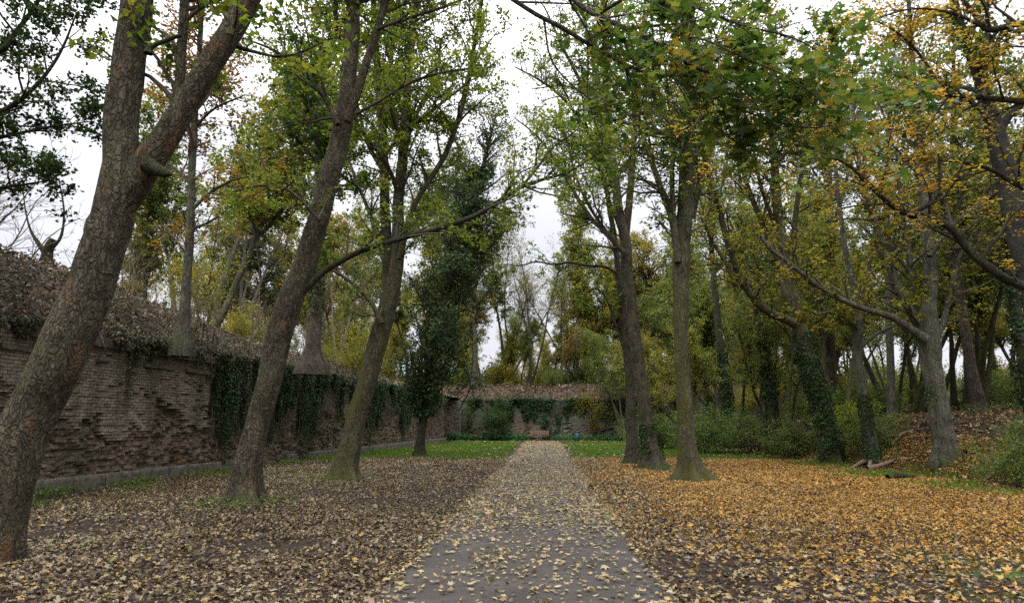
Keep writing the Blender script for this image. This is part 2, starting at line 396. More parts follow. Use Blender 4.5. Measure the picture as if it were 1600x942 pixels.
M['nettle'] = leaf_mat('ground_cover_leaves', [(.02, .07, .02), (.035, .10, .03), (.05, .125, .04)], .4)
# litter
M['lit_left'] = leaf_mat('pale_litter', [(.022, .014, .010), (.045, .028, .018), (.065, .042, .026), (.11, .075, .046), (.17, .125, .078), (.25, .195, .125), (.28, .175, .05), (.15, .135, .045), (.28, .26, .185)], .12, .55, .3)
M['lit_path'] = leaf_mat('path_litter', [(.06, .036, .022), (.13, .088, .048), (.22, .16, .088), (.31, .235, .13), (.33, .215, .07), (.30, .275, .17), (.17, .18, .08)], .12, .55, .3)
M['lit_right'] = leaf_mat('gold_litter', [(.045, .026, .014), (.11, .058, .02), (.22, .118, .028), (.34, .185, .036), (.38, .23, .05), (.36, .17, .028), (.33, .25, .12)], .15, .55, .25)
M['lit_mound'] = leaf_mat('brown_litter', [(.05, .03, .018), (.11, .06, .034), (.20, .11, .06), (.29, .17, .10), (.33, .22, .14)], .1, .6, .2)
M['lit_bank'] = leaf_mat('bank_litter', [(.045, .03, .022), (.10, .066, .045), (.17, .115, .078), (.25, .175, .12), (.31, .23, .16)], .1, .6, .2)
# ground
def ground_mat():
    m_, t = mat('woodland_soil')
    tc_ = nd(t, 'ShaderNodeTexCoord')
    n1 = nd(t, 'ShaderNodeTexNoise', {'Vector': tc_.outputs['Object'], 'Scale': 9, 'Detail': 10, 'Roughness': .72})
    soil = ramp(t, n1.outputs['Fac'], [(.3, (.009, .0065, .005)), (.5, (.022, .016, .012)), (.66, (.042, .030, .021)), (.75, (.08, .055, .036))])
    gr = ramp(t, n1.outputs['Fac'], [(.3, (.018, .034, .008)), (.5, (.035, .062, .012)), (.7, (.06, .085, .018))])
    a = nd(t, 'ShaderNodeAttribute', attribute_name='tone')
    n3 = nd(t, 'ShaderNodeTexNoise', {'Vector': tc_.outputs['Object'], 'Scale': 1.6, 'Detail': 6})
    s = nd(t, 'ShaderNodeMath', {0: a.outputs['Fac'], 1: n3.outputs['Fac']}, operation='ADD')
    f = nd(t, 'ShaderNodeMapRange', {0: s.outputs[0], 1: .92, 2: 1.08, 3: 0.0, 4: 1.0})
    c = mixc(t, f.outputs[0], soil, gr)
    bp = nd(t, 'ShaderNodeBump', {'Height': n1.outputs['Fac'], 'Strength': .6, 'Distance': .04})
    p = nd(t, 'ShaderNodeBsdfPrincipled', {'Base Color': c, 'Roughness': .95, 'Specular IOR Level': .15, 'Normal': bp.outputs[0]})
    nd(t, 'ShaderNodeOutputMaterial', {0: p.outputs[0]}); return m_
M['soil'] = ground_mat()
def asphalt():
    m_, t = mat('worn_asphalt')
    tc_ = nd(t, 'ShaderNodeTexCoord')
    n1 = nd(t, 'ShaderNodeTexNoise', {'Vector': tc_.outputs['Object'], 'Scale': 90, 'Detail': 4, 'Roughness': .7})
    n2_ = nd(t, 'ShaderNodeTexNoise', {'Vector': tc_.outputs['Object'], 'Scale': 1.3, 'Detail': 7, 'Roughness': .6})
    a = ramp(t, n2_.outputs['Fac'], [(.3, (.028, .024, .0215)), (.5, (.041, .035, .031)), (.7, (.060, .051, .045))])
    b = ramp(t, n1.outputs['Fac'], [(.3, (.6, .6, .6)), (.55, (1, 1, 1)), (.72, (1.5, 1.48, 1.45))])
    c = mixc(t, 1.0, a, b, 'MULTIPLY')
    bp = nd(t, 'ShaderNodeBump', {'Height': n1.outputs['Fac'], 'Strength': .5, 'Distance': .006})
    p = nd(t, 'ShaderNodeBsdfPrincipled', {'Base Color': c, 'Roughness': .75, 'Specular IOR Level': .3, 'Normal': bp.outputs[0]})
    nd(t, 'ShaderNodeOutputMaterial', {0: p.outputs[0]}); return m_
M['asphalt'] = asphalt()
M['bank'] = rough_mat('leafy_earth', [(.014, .011, .009), (.04, .029, .021), (.085, .06, .043), (.12, .088, .062)], 7, .8, .08)
def brick_mat(name, a, b, mortar, stain, stain_amt=.5, green=None):
    """weathered brick; attribute tone: 1 = facing skin, 0 = torn core"""
    m_, t = mat(name)
    uv = nd(t, 'ShaderNodeUVMap', uv_map='wall')
    wob = nd(t, 'ShaderNodeTexNoise', {'Vector': uv.outputs[0], 'Scale': 6, 'Detail': 4})
    wv = nd(t, 'ShaderNodeVectorMath', {0: wob.outputs['Color'], 1: (-.5, -.5, -.5)}, operation='ADD')
    ws = nd(t, 'ShaderNodeVectorMath', {0: wv.outputs[0], 'Scale': .03}, operation='SCALE')
    wa = nd(t, 'ShaderNodeVectorMath', {0: uv.outputs[0], 1: ws.outputs[0]}, operation='ADD')
    bk = nd(t, 'ShaderNodeTexBrick', {'Vector': wa.outputs[0], 'Color1': c4(a), 'Color2': c4(b), 'Mortar': c4(mortar), 'Scale': 1.0,
                                      'Mortar Size': .009, 'Mortar Smooth': .3, 'Bias': 0.0, 'Brick Width': .24, 'Row Height': .08}, offset=.5)
    n1 = nd(t, 'ShaderNodeTexNoise', {'Vector': uv.outputs[0], 'Scale': 12, 'Detail': 9, 'Roughness': .75})
    core = ramp(t, n1.outputs['Fac'], [(.32, (.05, .039, .030)), (.46, (.15, .115, .086)), (.57, (.24, .185, .14)), (.7, (.33, .27, .21))])
    red = nd(t, 'ShaderNodeTexNoise', {'Vector': uv.outputs[0], 'Scale': .55, 'Detail': 5})
    rf = nd(t, 'ShaderNodeMapRange', {0: red.outputs['Fac'], 1: .60, 2: .72, 3: 0.0, 4: .6})
    core = mixc(t, rf.outputs[0], core, (.24, .085, .04))
    core = mixc(t, .5, core, bk.outputs['Color'], 'OVERLAY')
    at_ = nd(t, 'ShaderNodeAttribute', attribute_name='tone')
    c = mixc(t, at_.outputs['Fac'], core, bk.outputs['Color'])
    g = ramp(t, n1.outputs['Fac'], [(.25, (.5, .5, .5)), (.5, (1, 1, 1)), (.75, (1.4, 1.38, 1.3))])
    c = mixc(t, 1.0, c, g, 'MULTIPLY')
    mp = nd(t, 'ShaderNodeMapping', {0: uv.outputs[0], 3: (1.3, .22, 1)})
    n2_ = nd(t, 'ShaderNodeTexNoise', {'Vector': mp.outputs[0], 'Scale': 1.3, 'Detail': 8, 'Roughness': .65})
    sf = nd(t, 'ShaderNodeMapRange', {0: n2_.outputs['Fac'], 1: .44, 2: .62, 3: 0.0, 4: stain_amt})
    c = mixc(t, sf.outputs[0], c, stain)
    if green:
        n3 = nd(t, 'ShaderNodeTexNoise', {'Vector': uv.outputs[0], 'Scale': .35, 'Detail': 4})
        gf = nd(t, 'ShaderNodeMapRange', {0: n3.outputs['Fac'], 1: .42, 2: .55, 3: 0.0, 4: .85})
        c = mixc(t, gf.outputs[0], c, green)
    hs = nd(t, 'ShaderNodeMath', {0: n1.outputs['Fac'], 1: bk.outputs['Fac']}, operation='SUBTRACT')
    bp = nd(t, 'ShaderNodeBump', {'Height': hs.outputs[0], 'Strength': .9, 'Distance': .03})
    p = nd(t, 'ShaderNodeBsdfPrincipled', {'Base Color': c, 'Roughness': .92, 'Specular IOR Level': .15, 'Normal': bp.outputs[0]})
    nd(t, 'ShaderNodeOutputMaterial', {0: p.outputs[0]}); return m_
M['brick'] = brick_mat('weathered_brick', (.15, .122, .092), (.27, .22, .165), (.06, .052, .04), (.055, .053, .032), .75)
M['end_brick'] = brick_mat('rendered_brick', (.13, .095, .07), (.16, .12, .09), (.07, .06, .05), (.05, .045, .036), .6, (.115, .13, .10))
M['stone'] = rough_mat('mossy_stone', [(.03, .028, .02), (.07, .065, .05), (.115, .105, .082), (.16, .15, .12)], 5, .5, .03)
M['pale_stone'] = rough_mat('pale_stone', [(.07, .068, .06), (.12, .115, .10)], 5, .4, .03)
M['bench_wood'] = rough_mat('bench_wood', [(.10, .06, .042), (.17, .105, .075), (.22, .15, .11)], 8, .2)
M['bin'] = rough_mat('bin_paint', [(.015, .04, .045), (.025, .06, .065)], 10, .1, rough=.45)
M['dark_metal'] = rough_mat('dark_metal', [(.02, .02, .02), (.04, .04, .04)], 10, .1, rough=.5)
M['rot'] = rough_mat('bleached_wood', [(.05, .036, .026), (.13, .095, .07), (.22, .17, .13)], 9, .6, .03)

# ------------------------------------------------------------------ setting: ground, path, bank, terrace
def sheet(name, xs, ys, hf, m_, tone=None, kind='structure'):
    X, Y = np.meshgrid(xs, ys); Z = hf(X, Y)
    V = np.stack([X, Y, Z], -1).reshape(-1, 3); a, b = len(xs), len(ys)
    i = (np.arange(b - 1)[:, None] * a + np.arange(a - 1)[None]).ravel()
    o = mk(name, [(V, np.stack([i, i + 1, i + a + 1, i + a], 1), 0, None if tone is None else tone(X, Y).ravel())], m_)
    return tag(o, kind=kind)
def lawn_mask(x, y):
    e = 31.0 + 2.2 * (n2(x, y, .6, 71) - .5)
    f = sst((y - e) / 1.2) * sst((61.5 - y) / 2) * sst((np.abs(x + .2) - 1.5) / .4) * sst((11.5 - x) / 1.0) * sst((x - wall_x(y) - .3) / .6)
    g = .30 * sst((y - 20) / 3) * sst((wall_x(y) + 2.6 - x) / 1.6) * sst((31 - y) / 2)       # grassy foot of the wall
    h = .45 * sst((x - 3.2) / 1.5) * sst((11.5 - y) / 3.0) + .08 * sst((wall_x(y) + 1.2 - x) / .8)   # thin grass at the near verge
    return np.maximum(np.maximum(f, g), h)
xs = np.unique(np.concatenate([np.linspace(-300, -40, 14), np.linspace(-40, -13, 20), np.arange(-13, 20, .3), np.linspace(20, 60, 40), np.linspace(60, 300, 14)]))
ys = np.unique(np.concatenate([np.linspace(-60, 4, 18), np.arange(4, 45, .3), np.arange(45, 70, .6), np.linspace(70, 600, 30)]))
sheet('ground', xs, ys, ground_h, M['soil'], lambda X, Y: lawn_mask(X, Y))
PW, PC = 1.38, -.2
def path_edge(y, s): return PW + .08 * (n2(y, y * 0 + s, 1.6, 60, 4) - .5)
yy = np.arange(-8, 61.0, .15)
u = np.linspace(-1, 1, 13)
PX = u[None] * np.where(u[None] < 0, path_edge(yy, 1)[:, None], path_edge(yy, 7)[:, None])
PZ = .028 - .012 * u[None] ** 2 + .008 * (n2(PX, yy[:, None] + 0 * PX, .8, 61) - .5)
V = np.stack([PX + PC, yy[:, None] + 0 * PX, PZ], -1).reshape(-1, 3)
i = (np.arange(len(yy) - 1)[:, None] * 13 + np.arange(12)[None]).ravel()
tag(mk('path', [(V, np.stack([i, i + 1, i + 14, i + 13], 1), 0, None)], M['asphalt']), kind='structure')

ds = np.concatenate([np.arange(0, 5, .12), np.linspace(5, 60, 50)]); bys = np.arange(2, 70.5, .2)
D, Y = np.meshgrid(ds, bys); X = wall_x(Y) + .04 - D
Z = bank_h(X, Y) + .10 * (n2(Y, D, 2.5, 33) - .5)
V = np.stack([X, Y, Z], -1).reshape(-1, 3); a = len(ds)
i = (np.arange(len(bys) - 1)[:, None] * a + np.arange(a - 1)[None]).ravel()
tag(mk('earth_bank', [(V, np.stack([i, i + a, i + a + 1, i + 1], 1), 0, None)], M['bank']), kind='structure')
sheet('terrace', np.unique(np.concatenate([np.linspace(-90, -12, 40), np.arange(-12, 16, .35), np.linspace(16, 90, 40)])),
      np.concatenate([np.arange(END_Y - .05, 74, .3), np.linspace(74, 220, 50)]), end_h, M['bank'])

# ------------------------------------------------------------------ the old brick wall
def add_uv(o, uv):
    me = o.data; l = me.uv_layers.new(name='wall')
    idx = np.zeros(len(me.loops), np.int32); me.loops.foreach_get('vertex_index', idx)
    l.data.foreach_set('uv', uv[idx].astype(np.float32).ravel())
def brick_face(name, A, B, H, m_, parent, du, dz, seed, skin_bias, batter=.05):
    A = np.asarray(A, float); B = np.asarray(B, float); Ln = np.linalg.norm(B - A); d = (B - A) / Ln; nrm = np.array([d[1], -d[0]])
    s = np.arange(0, Ln + du, du); z = np.arange(-.1, H + dz, dz); SS, ZZ = np.meshgrid(s, z)
    row = np.floor(ZZ / .08); col = np.floor((SS + .12 * (row % 2)) / .24)
    sc, zc = col * .24, row * .08
    nn = .5 + 1.15 * (n2(sc, zc * .8, .9, seed, 5) - .5) + .07 * (hash3(col.astype(int), row.astype(int), col.astype(int) * 0 + 3, seed) - .5)
    skin = (nn + skin_bias(sc, zc) > .5).astype(float)
    rnd = hash3(col.astype(int), row.astype(int), col.astype(int) * 0, seed)
    q = np.stack([SS, ZZ, SS * 0], -1)
    core = -.10 + .24 * (fbm(q, 2.2, seed + 1, 4) - .5) + .09 * (rnd - .5) + .12 * (noise(q, 8, seed + 4) - .5)
    sk = .034 * (rnd - .5) + .03 * (fbm(q, 5, seed + 2, 3) - .5) + .06 * (fbm(q, .8, seed + 7, 2) - .5) - .08 * (rnd > .955)
    off = np.where(skin > 0, sk, core) - batter * ZZ / H
    XY = A + SS[..., None] * d + off[..., None] * nrm
    V = np.concatenate([XY, ZZ[..., None]], -1).reshape(-1, 3); a, b = len(s), len(z)
    i = (np.arange(b - 1)[:, None] * a + np.arange(a - 1)[None]).ravel()
    o = mk(name, [(V - np.array([A[0], A[1], 0]), np.stack([i, i + 1, i + a + 1, i + a], 1), 0, skin.ravel())], m_, parent, smooth=False)
    add_uv(o, np.stack([SS, ZZ], -1).reshape(-1, 2)); return o
def ledge(name, A, B, z0, z1, out, block, m_, parent, seed, gap=None, du=.06):
    """a course of stone blocks with joints, worn edges and missing stones"""
    A = np.asarray(A, float); B = np.asarray(B, float); Ln = np.linalg.norm(B - A); d = (B - A) / Ln; nrm = np.array([d[1], -d[0]])
    rr = np.random.default_rng(seed); ch = []; s0 = 0
    while s0 < Ln:
        L = block * rr.uniform(.7, 1.4); s1 = min(s0 + L, Ln)
        if not (gap and gap(.5 * (s0 + s1), rr)):
            s = np.linspace(s0 + .008, s1 - .008, max(4, int((s1 - s0) / du)))
            e_ = out * rr.uniform(.8, 1.15); dz_ = rr.uniform(-.015, .01); hz = z1 - z0
            prof = np.array([(-.15, 0), (e_ * .6, 0), (e_ * .93, .06 * hz), (e_, .2 * hz), (e_, .5 * hz), (e_, .8 * hz), (e_ * .9, .95 * hz), (e_ * .6, hz), (-.15, hz)])
            SS = np.repeat(s[:, None], len(prof), 1); OO = np.repeat(prof[None, :, 0], len(s), 0).copy(); ZZ = np.repeat(prof[None, :, 1], len(s), 0) + z0 + dz_
            q = np.stack([SS, ZZ, OO], -1)
            w = (OO > 0)
            OO = OO + w * .06 * (fbm(q, 5, seed, 3) - .5); ZZ = ZZ + .03 * (fbm(q, 6, seed + 9, 2) - .5)
            endf = np.minimum(s - s[0], s[-1] - s)[:, None] < .01
            OO = OO - w * endf * .02
            XY = A + SS[..., None] * d + OO[..., None] * nrm
            V = np.concatenate([XY, ZZ[..., None]], -1).reshape(-1, 3) - np.array([A[0], A[1], 0]); k = len(prof)
            i = (np.arange(len(s) - 1)[:, None] * k + np.arange(k - 1)[None]).ravel()
            ch.append((V, np.stack([i, i + 1, i + k + 1, i + k], 1), 0, None))
            for e0 in (0, (len(s) - 1) * k):
                ch.append((V[e0:e0 + k], np.arange(k)[None], 0, None))
        s0 = s1
    return mk(name, ch, m_, parent, smooth=False)
wall = empty('brick_wall', (WA[0], WA[1], 0), 'long ruined brick retaining wall with torn facing and stone foot, running beside the path', 'wall')
brick_face('brick_face', WA, WB, 3.98, M['brick'], wall, .045, .04, 11, lambda s, z: 1.1 * (z / 3.98 - .56 - .12 * np.sin(s * .35 + 1)) - .25 * (s > 30) * (z < 3))
ledge('cornice', WA, WB, 3.52, 3.78, .10, .9, M['stone'], wall, 5, lambda s, r: r.random() < .12 or s > 34)
ledge('string_course', WA, WB, 3.16, 3.27, .05, .5, M['brick'] if False else M['stone'], wall, 8, lambda s, r: r.random() < .35 or s > 26)
ledge('stone_foot', WA, WB, -.08, .31, .13, 1.0, M['stone'], wall, 6, lambda s, r: 21 < s < 25 and r.random() < .6)
ew = empty('end_wall', (-9.9, END_Y, 0), 'tall ivy hung garden wall closing off the far end behind the bench', 'wall')
brick_face('wall_face', (-8.4, END_Y), (38, END_Y), 3.7, M['end_brick'], ew, .14, .10, 23, lambda s, z: .55 * (z / 3.7 - .1), .02)
ew.children[0].location = (1.5, 0, 0)
corner = empty('wall_pier', (-9.9, END_Y - .9, 0), 'short bare brick wall stub with pale corner stones by the ivy clad tree', 'wall')
o = brick_face('brick_face', (-10.4, END_Y - .9), (-7.9, END_Y - .9), 3.6, M['brick'], corner, .1, .08, 29, lambda s, z: .2, 0)
o.location = (-.5, 0, 0)
ch = []
for k in range(9):
    w_ = .30 if k % 2 else .22; z0, z1 = k * .4, k * .4 + .385; x1, x0 = 2.06, 2.06 - w_
    b = np.array([[x, y, z] for z in (z0, z1) for y in (-.07, .35) for x in (x0, x1)])
    ch.append((b, np.array([[0, 1, 5, 4], [2, 6, 7, 3], [0, 4, 6, 2], [1, 3, 7, 5], [4, 5, 7, 6], [0, 2, 3, 1]]), 0, None))
mk('corner_stones', ch, M['pale_stone'], corner, smooth=False)

# ------------------------------------------------------------------ trees traced as limbs in space
def line(pts, Y, K):
    P, r = [], []
    for p in pts:
        w = at(p[0], p[1], Y + (p[3] if len(p) > 3 else 0)); P.append(w); r.append(p[2] * .39 / F * camdepth(w))
    a = spline(np.column_stack([np.array(P), r]), K); return a[:, :3], a[:, 3]
def segs(lines, seg=1.3, K=5, rmax=1.0):
    P, Q = [], []
    for p, r in lines:
        L = np.linalg.norm(np.diff(p, axis=0), axis=1).sum(); n = max(1, int(round(L / seg)))
        a = spline(np.column_stack([p, r]), n * (K - 1) + 1)
        for j in range(n):
            s = a[j * (K - 1):j * (K - 1) + K]
            if s[:, 3].mean() < rmax: P.append(s[:, :3]); Q.append(s[:, 3])
    return np.array(P), np.array(Q)
class Tree:
    def __init__(self, name, label, Y, pts, bark='maple_bark', cat='tree', group=None, top=None, sides=28, rings=110, flare=.6, rough=.07, ridge=0, seed=1, lobes=5, ground=None, cap=False):
        self.rng = np.random.default_rng(seed); self.Y, self.bark, self.seed = Y, bark, seed
        P, r = line(pts, Y, max(12, len(pts) * 4))
        if top:                                             # the part above the frame
            d = norm(P[-1] - P[-4]); n = max(2, int((top - P[-1, 2]) / 1.2)); q = P[-1]; h0 = P[-1, 2]
            ext = []
            for k in range(n):
                d = norm(d + np.array([self.rng.normal() * .10, self.rng.normal() * .10, .05])); q = q + d * 1.2 / max(.5, d[2]); ext.append(q)
            r = np.concatenate([r, r[-1] * (1 - .9 * np.arange(1, n + 1) / n)]); P = np.vstack([P, ext])
        g = (ground_h if ground is None else ground)(P[0, 0], P[0, 1]) - .5
        P[0, 2] = g
        self.loc = np.array([P[0, 0], P[0, 1], g + .5])
        self.lines = [(P, r)]
        a = spline(np.column_stack([P, r]), rings); 
        self.root = empty(name, self.loc, label, cat, group)
        self.trunk = mk('trunk', shift(stem(a[:, :3], a[:, 3], sides, flare, rough, seed, lobes, ridge, cap), self.loc), M[bark], self.root)
        self.limbs = []
    def limb(self, pts, Y=None, sides=10, rough=.06, dead=False, cap=False, name='limb', label=None, ext=0, bark=None):
        P, r = line(pts, self.Y if Y is None else Y, max(10, len(pts) * 3))
        if ext:
            d = norm(P[-1] - P[-3]); k = np.arange(1, 6)[:, None] / 5
            w = np.array([0, 0, .12]) * ext
            P = np.vstack([P, P[-1] + d * ext * k + w * k ** 2]); r = np.concatenate([r, r[-1] * (1 - .85 * k[:, 0])])
        a = spline(np.column_stack([P, r]), max(16, int(np.linalg.norm(np.diff(P, axis=0), axis=1).sum() / .12)))
        o = mk(name, shift(stem(a[:, :3], a[:, 3], sides, 0, rough, self.seed + len(self.limbs) * 7 + 3, cap=cap), self.loc), M[bark or self.bark], self.trunk)
        if label: o['label'] = label
        if not dead: self.limbs.append((P, r))
        return self
    def crown(self, leaf, n, size=.11, tmpl=KITE, l2=(3, 1.0, 2.2), l3=(5, .4, .9), l4=None, rmax=.12, up2=.15, up3=.1, bias=.5, spread=.07, twig='twig', zmin=0, trunk_from=.55, extra=(8, 2.0, 4.0), droop=.2, side=None, keep=None, tw=(.15, 1), sagging=0.0):
        rng = self.rng; ch = []
        P0, r0 = self.lines[0]; k = int(len(P0) * trunk_from)
        L = list(self.limbs)
        if extra and extra[0]:
            p, q = grow(P0[None, k:], r0[None, k:], extra[0], rng, extra[1:], (35, 65), (.0, .95), .25, 8, .13, .5, side=side)
            if keep is not None:
                s_ = keep(p[:, -1]); p, q = p[s_], q[s_]
            if len(p): ch.append(tubes(p, q, 7)); L += list(zip(p, q))
        L.append((P0[k:], r0[k:]))
        A, B = segs(L, 1.1, 5, rmax)
        a2, b2 = grow(A, B, l2[0], rng, l2[1:], (35, 70), (0, 1), up2, 6, .16, .55, curve=-sagging)
        if zmin or keep is not None:
            s_ = (a2[:, -1, 2] > zmin)
            if keep is not None: s_ &= keep(a2[:, -1])
            a2, b2 = a2[s_], b2[s_]
        a3, b3 = grow(a2, b2, l3[0], rng, l3[1:], (30, 65), (.2, 1), up3, 5, .18, .6, rmin=.003, curve=-sagging)
        ch += [tubes(a2, b2, 5), tubes(a3, b3, 3)]
        a4 = a3
        if l4:
            a4, b4 = grow(a3, b3, l4[0], rng, l4[1:], (30, 60), (.3, 1), up3, 4, .2, .7, rmin=.002); ch.append(tubes(a4, b4, 3))
        pos, idx = along(a4, n, rng, spread, tw)
        br = np.random.default_rng(self.seed + 77).normal(size=len(a4)) * .22
        tone = .5 + br[idx] + rng.normal(size=n) * .2
        ch.append(leaves(pos, size, rng, tmpl, bias, 1, tone, droop))
        mk('crown', shift(ch, self.loc), [M[twig], M[leaf]], self.root)
        return self
    def ivy(self, n, h0, h1, thick, size=.09, leaf='lf_ivy', clump=.5, lab=None):
        rng = self.rng; P, r = self.lines[0]
        z = P[:, 2] - self.loc[2]; a = rng.uniform(h0, h1, n * 2)
        tt = np.stack([np.interp(a, z, P[:, j]) for j in range(3)], 1); rr = np.interp(a, z, r)
        th = rng.uniform(0, 2 * np.pi, n * 2)
        q = np.stack([np.cos(th) * 1.2, np.sin(th) * 1.2, a * .9], 1)
        nz = fbm(q, 1.1, self.seed + 40, 3)
        s_ = rng.random(n * 2) < np.clip((nz - .5 + clump * .3) * 6, .04, 1)
        tk = np.interp((a - h0) / (h1 - h0), np.linspace(0, 1, len(thick)), thick)
        rad = rr * 1.05 + tk * np.clip((nz - .25) * 2.2, .05, 1.4) * rng.uniform(.25, 1, n * 2) ** .6
        out = np.stack([np.cos(th), np.sin(th), 0 * th], 1)
        pos = (tt + out * rad[:, None])[s_][:n]; out = out[s_][:n]
        ch = [leaves(pos, size, rng, KITE, .3, 0, None, .8, nrm=out * 1.6)]
        o = mk('ivy', shift(ch, self.loc), [M[leaf]], self.root)
        if lab: o['label'] = lab
        return self

# left row along the wall
t = Tree('plane_tree', 'massive leaning tree with flaking orange patched bark forking low, nearest the camera', 8.0,
         [(-36, 905, 118), (-8, 800, 102), (31, 700, 95), (75, 600, 91), (115, 500, 88), (151, 400, 83), (178, 325, 77), (190, 265, 68), (193, 200, 63), (200, 120, 60), (208, 50, 58), (214, -20, 54), (222, -200, 44), (232, -420, 34)],
         'plane', top=13, sides=72, rings=260, flare=.45, rough=.085, seed=3)
t.limb([(176, 345, 50), (208, 290, 64), (232, 252, 58), (265, 205, 52), (302, 145, 48), (345, 75, 46), (388, 0, 44), (440, -90, 38), (510, -210, 30), (600, -370, 18)], sides=30, rough=.05)
t.limb([(262, 225, 20), (272, 185, 24), (280, 135, 20), (284, 70, 19), (288, 0, 18), (292, -120, 14), (300, -300, 8)], 8.02, sides=16)
t.limb([(228, 256, 34), (244, 265, 27), (256, 270, 21), (264, 272, 13), (267, 274, 7)], 7.86, sides=12, dead=True, cap=True, name='branch_stub', bark='dark_bark')
t.limb([(232, 84, 20), (236, 74, 12), (258, 64, 9), (283, 55, 8)], 7.7, sides=8, dead=True, cap=True, name='branch_stub', bark='dark_bark')
t.limb([(360, 70, 12), (400, 82, 7), (450, 88, 5), (520, 60, 3)], 8.2, sides=6)
t.limb([(160, 430, 34), (154, 365, 50), (160, 335, 34), (170, 318, 18)], 7.95, sides=14, dead=True, name='burl')
t.crown('lf_lime', 13000, .13, STAR, (4, .9, 2.2), (5, .35, .9), rmax=.14, zmin=5.6, trunk_from=.66, extra=(10, 2, 4.5))

t = Tree('sycamore_tree', 'leaning sycamore with reddish brown trunk and one long bare limb arching over the lawn', 14.0,
         [(378, 786, 62), (388, 735, 50), (400, 670, 47), (422, 590, 47), (442, 510, 48), (466, 440, 46), (492, 365, 44), (512, 285, 40), (535, 200, 36), (545, 120, 32), (551, 40, 30), (556, -40, 26), (562, -200, 20), (566, -380, 12)],
         'plane', top=15, sides=72, rings=230, flare=.75, rough=.10, seed=8)
t.limb([(462, 462, 22), (484, 444, 16), (510, 422, 13), (560, 394, 12), (615, 376, 11), (680, 358, 11), (740, 338, 10), (790, 308, 9), (815, 292, 8), (850, 280, 6), (890, 268, 5), (935, 240, 3)], sides=10, label='long dark limb arching sideways', bark='dark_bark')
t.limb([(815, 292, 6), (840, 262, 5), (862, 232, 4), (900, 205, 2)], sides=6)
t.limb([(540, 190, 20), (556, 150, 18), (574, 95, 16), (592, 40, 14), (604, 0, 13), (630, -90, 10), (660, -220, 5)], 13.9, sides=12)
t.limb([(528, 195, 12), (505, 150, 10), (470, 110, 8), (430, 80, 6), (380, 60, 3)], 13.6, sides=8)
t.limb([(556, 178, 8), (590, 160, 6), (640, 130, 6), (700, 112, 5), (770, 105, 3)], 13.6, sides=7)
t.limb([(590, 45, 8), (650, 25, 7), (710, 5, 6), (780, -30, 3)], 13.8, sides=7)
t.limb([(500, 345, 8), (455, 300, 6), (410, 290, 5), (360, 300, 3)], 13.4, sides=6)
t.limb([(535, 95, 9), (525, 30, 8), (520, -40, 6), (500, -150, 3)], 14.2, sides=7)
t.crown('lf_lime', 30000, .105, STAR, (5, .7, 2.0), (5, .35, .9), rmax=.085, zmin=4.4, trunk_from=.5, extra=(12, 1.8, 3.8),
        keep=lambda e: ~((e[:, 0] > -3.2) & (e[:, 2] < 5.4)))

t = Tree('maple_tree', 'mossy trunked maple splitting into several pale upright stems, third along the wall', 20.0,
         [(536, 748, 44), (544, 705, 38), (558, 650, 38), (574, 590, 38), (592, 530, 37), (606, 485, 36), (616, 440, 32), (622, 390, 27), (622, 330, 22), (628, 260, 20), (634, 180, 18), (640, 90, 16), (648, 0, 14), (655, -120, 10)],
         'mossy', top=17, sides=72, rings=200, flare=.7, rough=.09, seed=12)
t.limb([(606, 470, 22), (606, 425, 22), (604, 370, 20), (601, 290, 19), (597, 200, 17), (590, 110, 14), (584, 20, 11), (580, -90, 7)], 20.3, sides=14)
t.limb([(624, 405, 13), (640, 340, 13), (664, 292, 11), (692, 250, 11), (715, 190, 10), (732, 125, 9), (745, 50, 8), (756, -20, 7), (770, -120, 4)], 19.6, sides=10)
t.limb([(597, 505, 12), (578, 470, 9), (548, 440, 8), (515, 420, 5), (480, 400, 3)], 19.5, sides=8)
t.limb([(632, 230, 9), (655, 170, 8), (680, 120, 6), (690, 60, 4)], 20.4, sides=7)
t.limb([(600, 270, 9), (575, 225, 8), (560, 170, 6), (548, 110, 4)], 20.5, sides=7)
t.limb([(603, 420, 9), (580, 340, 8), (560, 290, 7), (545, 250, 5)], 20.2, sides=7)
t.limb([(616, 150, 8), (612, 80, 7), (622, 0, 5), (630, -90, 3)], 20.1, sides=7)
t.crown('lf_lime', 50000, .11, STAR, (5, .9, 2.2), (5, .4, 1.0), rmax=.13, zmin=4.4, trunk_from=.45, extra=(10, 2, 4),
        keep=lambda e: ~((e[:, 0] > -1.05)))

t = Tree('ivy_clad_tree', 'dark leaning tree smothered in evergreen ivy standing alone on the lawn edge', 33.0,
         [(655, 714, 22), (657, 690, 17), (661, 660, 17), (667, 620, 17), (676, 560, 16), (690, 490, 15), (707, 420, 14), (730, 350, 12), (750, 280, 9), (765, 220, 6), (775, 180, 3)],
         'dark_bark', sides=24, rings=120, flare=.6, seed=21)
for pts in ([(676, 560, 8), (650, 575, 5), (625, 560, 3)], [(690, 500, 6), (660, 470, 4), (640, 430, 2)], [(705, 430, 6), (750, 400, 4), (790, 360, 3)], [(728, 360, 5), (765, 350, 4), (800, 345, 2)],
            [(745, 300, 5), (720, 255, 3), (712, 215, 2)], [(680, 545, 5), (715, 560, 4), (735, 600, 3), (718, 640, 2)], [(690, 490, 5), (740, 480, 3), (765, 450, 2)]):
    t.limb(pts, sides=6)
t.ivy(17000, 1.9, 14.6, [.35, 1.2, 1.5, 1.3, 1.6, 1.9, 1.6, 1.1, .6], .12, clump=.1)
t.crown('lf_evergreen', 17000, .12, KITE, (7, .6, 1.9), (4, .3, .8), rmax=.3, zmin=2.6, trunk_from=.15, extra=(26, 1.2, 3.4), spread=.12)
